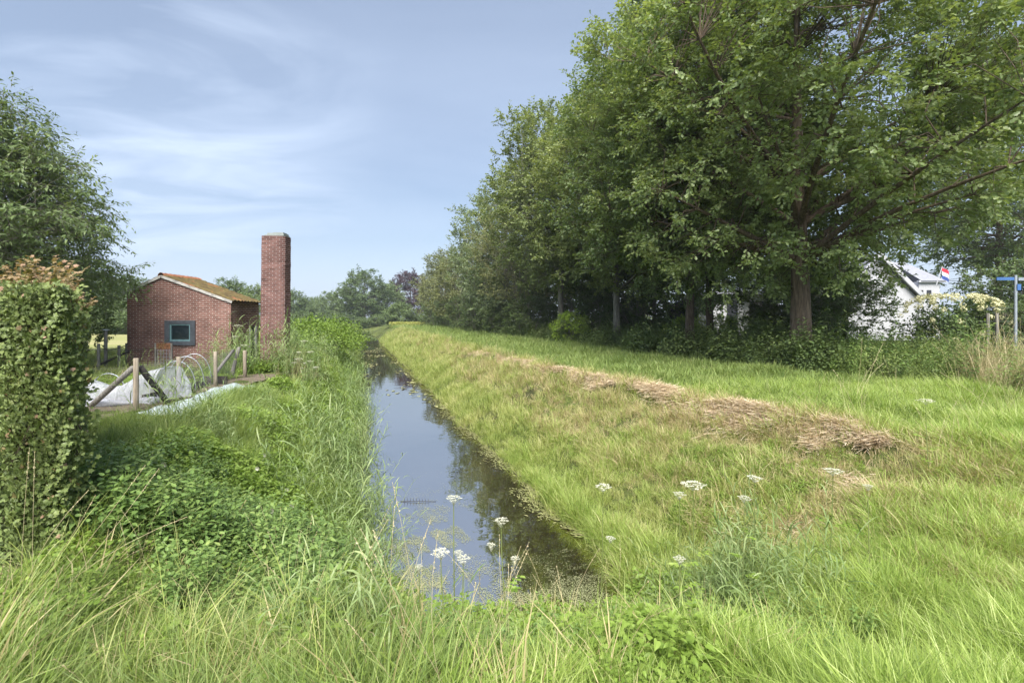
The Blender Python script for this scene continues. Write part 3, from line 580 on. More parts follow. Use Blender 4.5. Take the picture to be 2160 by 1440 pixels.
# straw swaths of cut reed along the crest
g = np.random.default_rng(15); b = MB()
sw = [(7.5, 9.2, 7.5, 8.1, 1.0), (7.0, 8.0, 7.3, .25, .6)]
def swath(u0, y0, y1, wid, n, hgt):
    n = int(n * 2.4); hgt *= .75; q = g.uniform(0, 1, n); Y = y0 + (y1 - y0) * q; wv = wid * (.65 + .35 * np.abs(np.sin(Y * 1.35 + wid * 7))) * np.sin(np.clip(q, .03, .97) * math.pi) ** .4
    u0 = SH(Y) + u0
    dd0 = g.normal(0, 1, n)
    uo = u0 + dd0 * wv * .55 + .16 * np.sin(Y * 1.7) + .1 * np.sin(Y * 4.1); X = uo - K * Y
    lump = .35 + .65 * np.clip(.5 + wob(X * 2.1, Y * 2.3) * .7, 0, 1); kp = wob(X * 3.3 + 5, Y * 2.7) > g.normal(-.8, .4, n); X, Y, uo, wv, lump, u0 = X[kp], Y[kp], uo[kp], wv[kp], lump[kp], u0[kp]; n = len(X)
    z = gz(X, Y) + hgt * lump * np.exp(-((uo - u0) / wid) ** 2) * g.uniform(.1, 1, n) + .03
    a = 1.0 + .9 * np.sin(X * 3 + Y * 2.2) + g.normal(0, .45, n) + math.pi * (g.uniform(0, 1, n) < .5); Ln = g.uniform(.18, .55, n); m_ = 4; t = np.linspace(-.5, .5, m_)[None]
    bend = g.normal(0, .12, n)[:, None]
    px = X[:, None] + Ln[:, None] * (np.cos(a)[:, None] * t - np.sin(a)[:, None] * bend * t ** 2 * 4); py = Y[:, None] + Ln[:, None] * (np.sin(a)[:, None] * t + np.cos(a)[:, None] * bend * t ** 2 * 4)
    pz = np.maximum(z[:, None] + Ln[:, None] * g.normal(0, .16, n)[:, None] * t, gz(px, py) + .012)
    P = np.stack([px, py, pz], -1); side = nrm(np.stack([-np.sin(a), np.cos(a), g.normal(0, .6, n)], -1))
    b.ribbons(P, np.full((n, m_), 1) * g.uniform(.003, .008, n)[:, None], side, a=g.uniform(0, 1, n))
swath(-.1, 6.9, 12.8, .38, 11000, .22)
swath(-.5, 7.3, 10.5, .36, 3000, .12)
swath(-.05, 12.4, 17.8, .3, 4200, .16)
swath(0, 18.2, 22, .22, 1300, .12); swath(-.1, 23.5, 29, .22, 1200, .1); swath(0, 32, 42, .25, 900, .1)
swath(-1.1, 6.0, 7.6, .35, 700, .04)
swath(-2.2, 4.9, 7.5, .8, 600, .03)
tag(b.build('cut_straw', M['straw']), 'heaps of pale cut reed straw along the crest of the right bank', kind='stuff')

# floating weed and duckweed
g = np.random.default_rng(16); b = MB(); n = 9000; Y = 7.5 * (60 / 7.5) ** g.uniform(0, 1, n); off = np.abs(g.normal(0, .28, n)) * (.4 + .6 * (np.sin(Y * 2.3) > -.2)); X = RW(Y) + .05 - off * .8 - K * Y
dens = wob(X * 3, Y * 2.0) > -.35; X, Y = X[dens], Y[dens]; n = len(X)
P = np.stack([X, Y, np.full(n, WZ + .006) + g.uniform(0, .012, n)], -1); a = g.normal(1.9, .5, n)
b.leaves(LANCE, P, np.stack([np.cos(a), np.sin(a), g.normal(0, .05, n)], -1), np.stack([g.normal(0, .12, n), g.normal(0, .12, n), np.ones(n)], -1), g.uniform(.05, .14, n) * (1 + Y * .01), .55, a=g.uniform(0, 1, n))
n = 900; Y = 18 + 40 * g.uniform(0, 1, n) ** .8; u = g.uniform(.3, 3.3, n); X = u - K * Y; kk = (wob(X * 1.4, Y * .6) > .15); X, Y = X[kk], Y[kk]; n = len(X)
P = np.stack([X, Y, np.full(n, WZ + .008)], -1); a = g.uniform(0, 6.28, n)
b.leaves(HEART, P, np.stack([np.cos(a), np.sin(a), 0 * a], -1), np.stack([g.normal(0, .04, n), g.normal(0, .04, n), np.ones(n)], -1), g.uniform(.12, .3, n), a=g.uniform(.3, 1, n))
tag(b.build('floating_weed', M['weed']), 'mats of floating water weed along the right edge of the ditch', kind='stuff')
b = MB(); n = 60000; X = g.normal(-1.25, .5, n); Y = g.normal(6.9, 1.1, n); X[40000:] = g.uniform(-1.9, 1.3, 20000); Y[40000:] = 5.7 + np.abs(g.normal(0, .45, 20000)); kk = (X + K * Y > -.3) & (wob(X * 5, Y * 5) + .6 * wob(X * 13, Y * 11) > -.1 + .9 * np.abs(X + 1.5) * (np.arange(n) < 40000) + g.normal(0, .25, n)) ; X, Y = X[kk], Y[kk]; n = len(X)
a = g.uniform(0, 6.28, n); b.leaves(DIA, np.stack([X, Y, np.full(n, WZ + .005)], -1), np.stack([np.cos(a), np.sin(a), 0 * a], -1), np.tile([0, 0, 1.], (n, 1)), g.uniform(.007, .016, n), 1.3, a=g.uniform(0, 1, n))
tag(b.build('duckweed', M['duck']), 'pale green duckweed film by the reeds at the near end of the water', kind='stuff')
# wisps of scum drawn out in curved lines near the corner
b = MB()
for k in range(14):
    n = 160; t = g.uniform(0, 1, n); r0 = .5 + .09 * k + .05 * math.sin(k * 5) + .06 * np.sin(t * 5 + k) + g.normal(0, .02, n); th = -2.2 + 1.5 * t + .05 * k
    X = .25 + r0 * np.cos(th) + .25 * t; Y = 7.4 + r0 * np.sin(th) * .9; kk = (X + K * Y < 3.35) & (np.sin(t * 7 + k * 1.9) + np.sin(t * 23 + k) * .6 > -.1 + g.normal(0, .5, n)); X, Y = X[kk], Y[kk]; n = len(X)
    a = g.uniform(0, 6.28, n); b.leaves(DIA, np.stack([X, Y, np.full(n, WZ + .005)], -1), np.stack([np.cos(a), np.sin(a), 0 * a], -1), np.tile([0, 0, 1.], (n, 1)), g.uniform(.006, .016, n), 1.0, a=g.uniform(0, 1, n))
tag(b.build('water_scum', M['duck']), 'curved wisps of scum on the dark water at the near right corner', kind='stuff')

# ------------------------------------------------------------------ trees
def tree_meshes(seed, H, Rr, cb, tr, ncl, ntw, nlf, leaf, tpl, mat, bark, twig=.9, stems=1, flat=.85, tophvy=0.5, lump=.18, droop=0.0, limbs=12, lift=0.0):
    g = np.random.default_rng(seed); cz = (H + cb) / 2; rz = (H - cb) / 2
    # clumps in a lumpy egg
    d = nrm(g.normal(0, 1, (ncl, 3))); rad = g.uniform(.12, 1, ncl) ** .36
    ph = g.uniform(0, 6.28, 6); az = np.arctan2(d[:, 1], d[:, 0]); el = np.arcsin(np.clip(d[:, 2], -1, 1))
    lm = 1 + lump * (np.sin(az * 3 + ph[0] + el * 2) * .5 + np.sin(az * 5 + ph[1] - el * 3) * .4 + np.sin(el * 6 + ph[2] + az * 2) * .5 + np.clip(g.normal(0, .35, ncl), -.8, .35))
    e = np.clip(d[:, 2], -1, 1); prof = np.where(e > 0, 1 - .25 * tophvy * e, 1 + 0 * e)
    c = np.stack([d[:, 0] * Rr * rad * lm * prof, d[:, 1] * Rr * rad * lm * prof, cz + d[:, 2] * rz * rad * (1 + .5 * (lm - 1))], -1)
    c[:, 2] = np.maximum(c[:, 2], cb * .8 + .25 + lift * np.clip(c[:, 0] - 1.5, 0, 9))
    tb = MB(); trk = []
    if stems == 1:
        t = np.linspace(0, 1, 12); zt = t * H * .8; wx = np.cumsum(g.normal(0, .02 * H / 12, (12, 2)), 0) * (t[:, None] > 0)
        P = np.stack([wx[:, 0], wx[:, 1], zt], -1); rr = tr * (1 - .82 * t) * (1 + .45 * np.exp(-zt / (.35 + tr)))
        tb.tube(P, rr, 12, a=.5); trk.append((P, rr))
    else:
        for s in range(stems):
            a = s * 6.28 / stems + g.normal(0, .3); t = np.linspace(0, 1, 9); sp = g.uniform(.18, .42) * Rr
            P = np.stack([np.cos(a) * (.12 + sp * t), np.sin(a) * (.12 + sp * t), t * H * .75], -1) + np.cumsum(g.normal(0, .04, (9, 3)) * [1, 1, 0], 0); rr = tr * (1 - .8 * t)
            tb.tube(P, rr, 6); trk.append((P, rr))
    nodes = [np.concatenate([p_[len(p_) // 3:] for p_, _ in trk])]; nr = [np.concatenate([r_[len(r_) // 3:] for _, r_ in trk]) * .5]
    order = g.permutation(ncl)[:limbs]
    for k in order:
        P0, rr0 = trk[g.integers(0, len(trk))]; tgt = c[k]; hz_ = np.clip(tgt[2] - .55 * np.hypot(*tgt[:2]), cb * 1.1, H * .7)
        i0 = np.argmin(np.abs(P0[:, 2] - hz_)); s0 = P0[i0]; t = np.linspace(0, 1, 8)[:, None]
        mid = (s0 + tgt) / 2 + np.array([0, 0, .06 * Rr]) + g.normal(0, .05 * Rr, 3) * [1, 1, .5]
        Q = (1 - t) ** 2 * s0 + 2 * t * (1 - t) * mid + t ** 2 * tgt; r0 = min(rr0[i0] * .5, tr * .30)
        rq = r0 * (1 - .85 * t[:, 0]) + .008; tb.tube(Q, rq, 7, False); nodes.append(Q[2:]); nr.append(rq[2:])
    nodes = np.concatenate(nodes); nr = np.concatenate(nr)
    D = ((c[:, None] - nodes[None]) ** 2).sum(-1) + 3.0 * np.maximum(0, nodes[None, :, 2] - c[:, None, 2]) ** 2; j = D.argmin(1)
    s0 = nodes[j]; mid = (s0 + c) / 2 + g.normal(0, .22, (ncl, 3)) + [0, 0, .1]; r0 = np.minimum(nr[j] * .5, .03)
    tb.lines(s0, mid, r0 + .004, r0 * .6 + .003); tb.lines(mid, c, r0 * .6 + .003, .004)
    # twigs and leaves
    outw = nrm(c - np.array([0, 0, cz - rz * .4])); T = ncl * ntw; ci = np.repeat(np.arange(ncl), ntw)
    td = outw[ci] * .55 + g.normal(0, .6, (T, 3)) * [1, 1, flat * .8]; td[:, 2] += .12 - droop; td = nrm(td); tl = twig * g.uniform(.45, 1.15, T); ts = c[ci] + g.normal(0, .12 * twig, (T, 3))
    tb.lines(ts, ts + td * tl[:, None], .005, .002)
    Ln = T * nlf; ti = np.repeat(np.arange(T), nlf); tt = (np.tile(np.arange(nlf), T) + g.uniform(0, 1, Ln)) / nlf; tt = .1 + .9 * tt ** .8
    side = nrm(np.cross(td[ti], g.normal(0, .35, (Ln, 3)) + [0, 0, 1])) * np.where(np.arange(Ln) % 2, 1, -1)[:, None]
    P = ts[ti] + td[ti] * (tl[ti] * tt)[:, None] + side * leaf * .15; P[:, 2] -= droop * .35 * tt ** 2 * tl[ti]
    A = td[ti] * .55 + side * .75 + g.normal(0, .35, (Ln, 3)); A[:, 2] -= .1 + droop
    Nn = g.normal(0, .5, (Ln, 3)) + [0, 0, .9] + outw[ci][ti] * .35
    cv = g.uniform(0, 1, ncl); va = np.clip(.45 * g.uniform(0, 1, Ln) + .35 * cv[ci][ti] + .2 * g.uniform(0, 1, T)[ti], 0, 1)
    lb = MB(); lb.leaves(tpl, P, A, Nn, leaf * g.uniform(.65, 1.2, Ln), a=va)
    mt = tb.mesh('trunk', True); mt.materials.append(bark); mc = lb.mesh('crown'); mc.materials.append(mat)
    return mt, mc
def plant_tree(name, ms, x, y, label, cat='tree', group=None, s=1.0, rz=0.0, sz=None, zoff=-.1):
    e = empty(name, (x, y, float(gz(x, y)) + zoff), rz, label=label, cat=cat, group=group); e.scale = (s, s, sz or s)
    for nm, me in (('trunk', ms[0]), ('crown', ms[1])):
        o = bpy.data.objects.new(nm, me); C.objects.link(o); o.parent = e
    return e
T_oak = tree_meshes(1, 17.5, 7.6, 2.9, .36, 1400, 9, 15, .145, OAK, M['oak'], M['bark'], .85, droop=.15, limbs=34, lift=.14)
T_oak2 = tree_meshes(2, 18.5, 6.2, 3.2, .22, 1100, 8, 13, .155, OAK, M['oak'], M['bark'], .9, droop=.1, limbs=16)
T_mid = tree_meshes(3, 16, 5.4, 3.7, .24, 800, 7, 12, .17, OVAL, M['oak2'], M['bark_grey'], .9, limbs=14)
T_mid2 = tree_meshes(4, 14, 4.6, 1.2, .2, 420, 6, 10, .19, OVAL, M['green_blue'], M['bark_grey'], .9, limbs=12)
T_multi = tree_meshes(5, 12, 4.4, 2.2, .07, 380, 6, 10, .17, LANCE, M['brown_green'], M['bark_grey'], .9, stems=8, limbs=8)
T_bush = tree_meshes(6, 4.2, 2.4, .2, .06, 200, 6, 10, .12, OVAL, M['green_dark'], M['bark_grey'], .55, stems=5, limbs=6)
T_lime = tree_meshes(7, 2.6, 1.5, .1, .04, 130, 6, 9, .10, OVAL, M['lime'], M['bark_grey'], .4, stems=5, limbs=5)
T_far = tree_meshes(8, 15, 7, 1.0, .35, 420, 6, 9, .42, DIA, M['far'], M['bark_grey'], 1.3, limbs=10)
T_cop = tree_meshes(9, 16, 6.5, 1.5, .35, 400, 6, 9, .42, DIA, M['copper'], M['bark_grey'], 1.3, limbs=10)
T_brn = tree_meshes(10, 14, 5.2, .8, .25, 420, 6, 10, .26, DIA, M['brown_green'], M['bark_grey'], 1.1, limbs=10)
T_cherry = tree_meshes(11, 10.5, 5.2, 1.2, .18, 1400, 8, 13, .155, LANCE, M['cherry'], M['bark_grey'], .95, droop=.3, limbs=34, lump=.2, tophvy=2.4)
T_farbush = tree_meshes(12, 4.6, 3.4, .2, .08, 200, 6, 8, .28, DIA, M['far'], M['bark_grey'], .7, stems=4, limbs=5)
T_lowtree = tree_meshes(13, 8, 4, .6, .15, 330, 6, 10, .18, OVAL, M['green_dark'], M['bark_grey'], .8, limbs=10)

OG = 'large oaks on the right'
plant_tree('oak_tree', T_oak, 10.45, 17.5, 'largest oak with the thickest pale brown trunk and low spreading boughs', 'oak tree', OG)
plant_tree('oak_tree', T_oak2, 8.5, 23.2, 'tall oak left of the largest oak with a thin grey trunk', 'oak tree', OG)
plant_tree('oak_tree', T_oak2, 10.9, 26.5, 'oak just behind the thin grey trunk, its own trunk half in light', 'oak tree', OG, rz=2.1, s=.95)
plant_tree('oak_tree', T_oak2, 46.5, 46, 'big oak far behind the cream flowered bush and the blue sign', 'oak tree', OG, rz=1.3, s=1.6)
TG = 'row of trees along the right bank'
plant_tree('broadleaf_tree', T_mid, 6.6, 30.5, 'dense olive green tree between the thin trunked oak and the lone pale trunk', 'tree', TG, rz=.5, s=1.0)
plant_tree('broadleaf_tree', T_mid, 3.7, 37, 'olive green tree with a single pale grey trunk standing clear at the grass', 'tree', TG, rz=2.5, s=1.04, sz=1.14)
plant_tree('many_stemmed_tree', T_multi, .95, 45, 'tree with a fan of thin pale stems rising from one base', 'tree', TG, s=1.1)
plant_tree('broadleaf_tree', T_mid2, -.6, 50, 'grey green tree just behind the fan of pale stems', 'tree', TG, s=1.12, sz=1.2)
plant_tree('broadleaf_tree', T_mid2, -3.0, 58, 'narrow blue green tree left of the fan of pale stems', 'tree', TG, rz=2, s=1.0, sz=1.14)
plant_tree('broadleaf_tree', T_brn, -7.2, 72, 'yellowish olive tree midway down the far row', 'tree', TG, s=.9)
plant_tree('broadleaf_tree', T_brn, -12.6, 90, 'brownish olive tree ending the row at its far left', 'tree', TG, rz=2, s=1.02)
plant_tree('broadleaf_tree', T_brn, -17.0, 112, 'olive tree peeping out behind the far end of the row', 'tree', TG, rz=4, s=.95)
# lower shrubs at the foot of the row
for i, (x, y, s, r_, lb) in enumerate([(1.6, 41, .9, .3, 'dark shrub left of the lone pale trunk'), (-1.5, 48.5, .85, 1.2, 'dark shrub at the foot of the pale stems'), (-3.9, 54, .9, 2, 'rounded shrub below the narrow blue green tree'),
        (-6.3, 63, 1.1, 3, 'shrub beneath the yellowish olive tree'), (-9.5, 76, 1.2, 4, 'shrub filling the gap in the far row'), (-13.6, 86, 1.2, 5, 'shrub at the foot of the last brownish tree'), (6.6, 35, 1.0, 1.7, 'dark shrub right of the lone pale trunk')]):
    plant_tree('shrub', T_bush, x, y, lb, 'shrub', 'shrubs at the foot of the right row', s=s, rz=r_)
WG = 'dark wood behind the right row'
for i, (x, y, s, r_) in enumerate([(8.5, 40, 1.3, 0), (10, 34, 1.25, 1), (12.5, 52, 1.3, 2), (5.5, 50, 1.3, 3), (4, 62, 1.4, 4), (-.5, 72, 1.4, 5), (-6, 92, 1.4, 1.6), (24, 40, 1.0, .6), (14.3, 24.5, .62, 2.6), (15.7, 23.5, .6, 3.9)]):
    plant_tree('wood_tree', T_lowtree, x, y, 'dark dense tree of the wood behind the front row on the right', 'tree', WG, s=s, rz=r_)
# garden bushes in front of the houses
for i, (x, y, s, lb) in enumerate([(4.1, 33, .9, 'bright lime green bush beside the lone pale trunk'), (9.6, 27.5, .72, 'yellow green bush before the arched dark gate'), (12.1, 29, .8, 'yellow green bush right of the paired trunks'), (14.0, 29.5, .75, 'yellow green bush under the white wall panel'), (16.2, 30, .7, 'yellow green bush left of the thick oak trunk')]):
    plant_tree('garden_bush', T_lime, x, y, lb, 'bush', 'garden bushes behind the oaks with sunlight put into the leaf colour', s=s, rz=i)
for i, (x, y, s, lb) in enumerate([(21.2, 21.0, .62, 'dark hedge bush behind the cream flowers'), (24.0, 21, .75, 'dark bush behind the blue street sign'), (27.5, 22, .8, 'dark bush at the right edge behind the sign'), (31.5, 30, 1.3, 'tall dark bush right of the white house'), (12.3, 19.5, .5, 'leafy bush right of the thick oak trunk'), (30, 26, 1.4, 'big dark bush beyond the street sign')]):
    plant_tree('dark_bush', T_bush, x, y, lb, 'bush', 'dark garden bushes on the right', s=s, rz=i * 1.3)
# far trees
DG = 'distant trees across the fields'
for x, y, s, r_, ms, lb, nm in [
    (atx(768, 132), 132, 1.0, 0, T_far, 'largest rounded distant tree above the end of the ditch', 'distant_tree'),
    (atx(732, 138), 138, .72, 1, T_far, 'lower distant tree joined to the left of the largest one', 'distant_tree'),
    (atx(815, 140), 140, .80, 2, T_far, 'distant tree between the largest one and the copper beech', 'distant_tree'),
    (atx(866, 150), 150, 1.02, 0, T_cop, 'dark purple copper beech beyond the end of the ditch', 'copper_beech'),
    (atx(694, 165), 165, .72, 3, T_far, 'hazy distant tree right of the low skyline gap', 'distant_tree'),
    (atx(668, 185), 185, .66, 4, T_far, 'small hazy distant tree in the middle of the far skyline', 'distant_tree'),
    (atx(645, 150), 150, .55, 5, T_far, 'low distant tree next to the one by the chimney', 'distant_tree'),
    (atx(618, 120), 120, .58, 1.5, T_far, 'distant tree just right of the brick chimney', 'distant_tree'),
    (atx(585, 125), 125, .6, 2.5, T_far, 'distant tree hidden behind the brick chimney', 'distant_tree'),
    (atx(483, 75), 75, .52, 3.5, T_far, 'rounded distant tree above the mossy shed roof', 'distant_tree'),
    (atx(543, 68), 68, .42, 4.5, T_far, 'slim distant tree between the shed and the chimney', 'distant_tree'),
    (atx(280, 90), 90, .62, .8, T_far, 'distant tree left of the shed ridge', 'distant_tree'),
    (atx(240, 60), 60, .42, 2.2, T_far, 'distant tree left of the shed wall beyond the field', 'distant_tree'),
    (atx(185, 62), 62, .5, 5.2, T_far, 'distant tree behind the reddish hedge top', 'distant_tree'),
    (atx(120, 64), 64, .5, 1.2, T_far, 'distant tree hidden behind the hedge', 'distant_tree'),
    (atx(400, 110), 110, .5, 2.7, T_far, 'distant tree behind the shed', 'distant_tree')]:
    plant_tree(nm, ms, x, y, lb, 'tree', DG, s=s, rz=r_)
for x, y, s, lb in [(atx(845, 98), 98, 1.0, 'round green bush below the copper beech'), (atx(720, 88), 88, .55, 'small pale bush left of the ditch end'), (atx(795, 115), 115, .6, 'low bush at the far end of the ditch'), (atx(765, 112), 112, .55, 'dark low bush beyond the ditch end'),
    (atx(640, 100), 100, .7, 'low bush behind the bramble mound'), (atx(215, 52), 52, .8, 'bush at the edge of the pale field'), (atx(265, 50), 50, .75, 'bush beyond the pale field beside the shed'), (atx(890, 100), 100, .5, 'small bush at the foot of the last tree'), (atx(690, 110), 110, .6, 'low bush under the hazy trees')]:
    plant_tree('distant_bush', T_farbush, x, y, lb, 'bush', 'distant bushes', s=s, rz=s * 9)
# strip of yellowish green grass far away
g = np.random.default_rng(21); b = MB(); n = 3500; X = g.uniform(atx(826, 92), atx(905, 92), n); Y = g.uniform(90, 94, n); a = g.uniform(0, 6.28, n)
b.leaves(DIA, np.stack([X, Y, g.uniform(0, 1.15, n) ** .7], -1), np.stack([np.cos(a), np.sin(a), g.normal(0, .5, n)], -1), g.normal(0, 1, (n, 3)) + [0, -.6, .5], .2, a=g.uniform(.6, 1, n))
M['yellow'] = fol('yellowish_grass', [(.2, .25, .06), (.32, .34, .08), (.42, .40, .10)], .2)
tag(b.build('grass_strip', M['yellow']), 'strip of yellowish green grass at the far end of the right bank', kind='stuff')
# bramble mound on the left bank
def mound(name, x, y, rx, ry, h, n, ls, mat, label, cat, tpl=OVAL, group=None):
    g = np.random.default_rng(int(abs(x * 100))); d = nrm(g.normal(0, 1, (n, 3))); d[:, 2] = np.abs(d[:, 2]); az = np.arctan2(d[:, 1], d[:, 0])
    r_ = g.uniform(.45, 1, n) ** .35 * (1 + .14 * np.sin(az * 3 + 1) + .12 * np.sin(az * 7 + d[:, 2] * 6) + .1 * np.sin(d[:, 2] * 9 + az * 2))
    P = d * r_[:, None] * [rx, ry, h]; A = g.normal(0, 1, (n, 3)) + d * .5 - [0, 0, .2]; Nn = d + [0, 0, .6] + g.normal(0, .45, (n, 3))
    b = MB(); b.leaves(tpl, P, A, Nn, ls * g.uniform(.6, 1.2, n), a=np.clip(g.uniform(0, 1, n), 0, 1)); e = empty(name, (x, y, float(gz(x, y)) - .05), label=label, cat=cat, group=group); b.build('foliage', mat, e)
    s = MB(); k = g.permutation(n)[:60]; s.lines(np.zeros((60, 3)) + g.normal(0, .15, (60, 3)) * [1, 1, 0], P[k] * .95, .012, .004); s.build('stem', M['bark_grey'], e); return e
mound('bramble_bush', atx(655, 27), 27, 2.2, 4.0, 1.75, 9000, .13, M['herb'], 'large light green bramble mound on the left bank past the chimney', 'bush')
mound('bramble_bush', atx(700, 38), 38, 2.0, 5.0, 1.6, 6000, .15, M['herb'], 'second bramble mound further down the left bank', 'bush')
mound('bramble_bush', atx(728, 52), 52, 2.2, 8.0, 1.3, 5000, .18, M['under'], 'darker bramble mound nearest the far end of the ditch', 'bush')
# hydrangea
e = mound('hydrangea', 19.3, 21.2, 2.4, 1.0, 2.3, 10000, .12, M['under'], 'hydrangea bush covered in cream white flower heads', 'bush')
g = np.random.default_rng(23); 
M['cream'] = fol('cream_petal', [(.5, .5, .28), (.68, .66, .42), (.8, .78, .6)], .2)
b = MB()
for k in range(90):
    a = g.uniform(-3.3, .2); q = g.uniform(.3, 1.02); c = np.array([math.cos(a) * 2.7 * q, math.sin(a) * 1.1 * q, 2.5 * math.sqrt(max(0, 1.12 - q ** 4)) + .1]); n = 30
    d = nrm(g.normal(0, 1, (n, 3))); b.leaves(DIA, c + d * .10, np.cross(d, g.normal(0, 1, (n, 3))), d, .075, 1.4, a=g.uniform(0, 1, n))
b.build('flower_head', M['cream'], e)

plant_tree('cherry_tree', T_cherry, -16.8, 13.2, 'cherry tree reaching in from the left edge above the hedge', 'tree', s=.90)
plant_tree('broadleaf_tree', T_lowtree, -20.5, 21.5, 'darker tree behind the hedge at left, low beside the shed', 'tree', s=.62, rz=1)

# ------------------------------------------------------------------ hedge of field maple
g = np.random.default_rng(25)
he = empty('maple_hedge', (-5.5, 4.6, 0), label='tall clipped maple hedge with reddish new shoots on top at the left edge', cat='hedge')
# footprint runs from the near corner back along the right face, then left; front face runs left
pA, pB, pC, pD = np.array([-3.12, 3.35]), np.array([-5.05, 5.75]), np.array([-13, 7.6]), np.array([-13, 3.0])
o0 = np.array([-5.5, 4.6, 0.0])
def hedge_pts(n, p, q, z0, z1f, depth):
    t = g.uniform(0, 1, n); v = g.uniform(0, 1, n); xy = p + (q - p) * t[:, None]; nn = np.array([(q - p)[1], -(q - p)[0]]); nn = nn / np.linalg.norm(nn)
    ctr = np.array([-8, 5.2]); 
    if np.dot(nn, (p + q) / 2 - ctr) < 0: nn = -nn
    z = z0 + (z1f - z0) * v; bulge = .03 * wob(t * 7 + z * 1.1, z * 4 - t * 3) + .02 * wob(t * 19 - z * 2, z * 11 + t * 5)
    dp = bulge - depth * g.uniform(0, 1, n) ** 1.4
    xy = xy + nn * dp[:, None]; P = np.concatenate([xy, z[:, None]], 1); Nn = np.tile([nn[0], nn[1], .55], (n, 1)); return P, Nn
HT = 1.96
Pf, Nf = hedge_pts(42000, pA, np.array([-6.5, 3.25]), .05, HT, .30)
Pr, Nr_ = hedge_pts(46000, pA, pB, .05, HT, .30)
def taper(P): P[:, 2] *= 1 - .10 * np.clip((P[:, 1] - 3.3) / 2.4, 0, 1)
Pb, Nb = hedge_pts(3500, pB, np.array([-8, 6.5]), .05, HT, .2)
n = 13000; t1, t2 = g.uniform(0, 1, n), g.uniform(0, 1, n); xa = pA + (np.array([-7, 3.2]) - pA) * t1[:, None]; xb = pB + (np.array([-8, 6.5]) - pB) * t1[:, None]; xy = xa + (xb - xa) * t2[:, None]
Pt = np.concatenate([xy, (HT - .1 + .10 * np.sin(xy[:, :1] * 4) + .08 * np.sin(xy[:, 1:] * 6) + g.uniform(-.15, .12, (n, 1)))], 1); Nt = np.tile([0., 0, 1], (n, 1))
P = np.concatenate([Pf, Pr, Pb, Pt]); taper(P); Nn = np.concatenate([Nf, Nr_, Nb, Nt]); n = len(P)
cor = 1 - .12 * np.exp(-((P[:, 2] - HT) / .25) ** 2)
A = np.cross(Nn, g.normal(0, 1, (n, 3))) - [0, 0, .45]; Nn = Nn + g.normal(0, .38, (n, 3))
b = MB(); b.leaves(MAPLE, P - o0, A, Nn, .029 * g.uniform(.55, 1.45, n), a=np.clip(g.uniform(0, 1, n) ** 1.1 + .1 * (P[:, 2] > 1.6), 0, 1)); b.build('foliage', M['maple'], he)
kr = g.permutation(n)[:1300]; b = MB(); b.leaves(MAPLE, P[kr] - o0 + Nn[kr] * .02, A[kr], Nn[kr], .036 * g.uniform(.5, 1.2, len(kr)), a=g.uniform(0, 1, len(kr))); b.build('reddish_leaves', M['maple_red'], he)
b = MB(); P0 = []; P1 = []
n = 700; z_ = g.uniform(.1, 1.8, n); t = g.uniform(0.02, 1, n); base = pA + (pB - pA) * t[:, None] * .98; inn = np.array([-.83, -.1]) 
P0 = np.concatenate([base + inn * .45, z_[:, None] - .25], 1); P1 = np.concatenate([base + inn * .08 + g.normal(0, .05, (n, 2)), z_[:, None] + .15], 1); b.lines(P0 - o0, P1 - o0, .006, .003)
base = pA + (np.array([-6.5, 3.25]) - pA) * t[:, None]; inn = np.array([-.2, .5]); P0 = np.concatenate([base + inn * .9, z_[:, None] - .25], 1); P1 = np.concatenate([base + inn * .2 + g.normal(0, .05, (n, 2)), z_[:, None] + .15], 1); b.lines(P0 - o0, P1 - o0, .006, .003)
b.build('branch', M['bark'], he)
# dark solid core added so no daylight shows through
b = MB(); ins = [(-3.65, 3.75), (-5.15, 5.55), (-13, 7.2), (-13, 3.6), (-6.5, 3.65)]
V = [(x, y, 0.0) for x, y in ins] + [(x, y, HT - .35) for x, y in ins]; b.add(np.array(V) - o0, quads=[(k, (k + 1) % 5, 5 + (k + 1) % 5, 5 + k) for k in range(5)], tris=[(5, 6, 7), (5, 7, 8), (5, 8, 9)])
b.build('dark_core', plain('hedge_inside', (.035, .04, .018), 1, .5, 12), he)
# new shoots
b = MB(); sb = MB(); ns = 900; t1, t2 = g.uniform(0, 1, ns) ** 1.3, g.uniform(0, 1, ns)
xa = pA + (np.array([-6.3, 3.2]) - pA) * t1[:, None]; xb = pB + (np.array([-8, 6.4]) - pB) * t1[:, None]; xy = xa + (xb - xa) * t2[:, None]
p0 = np.concatenate([xy, np.full((ns, 1), HT - .02)], 1); taper(p0); hh = g.uniform(.08, .30, ns) * (1 - .25 * t2); dd = nrm(g.normal(0, .3, (ns, 3)) + [.15, 0, 1]); p1 = p0 + dd * hh[:, None]; b.lines(p0 - o0, p1 - o0, .003, .0015, a=.4)
m_ = 9; ti = np.repeat(np.arange(ns), m_); q = np.tile(np.linspace(.3, 1, m_), ns); Q = p0[ti] + (p1 - p0)[ti] * q[:, None]; n = len(Q); az = g.uniform(0, 6.28, n)
b.leaves(MAPLE, Q - o0, np.stack([np.cos(az), np.sin(az), g.normal(.1, .35, n)], -1), np.stack([g.normal(0, .4, n), g.normal(-.3, .4, n), np.ones(n)], -1), .040 * g.uniform(.5, 1.1, n), a=np.clip(q * .7 + g.uniform(-.2, .3, n), 0, 1))
b.build('new_shoots', M['maple_red'], he)

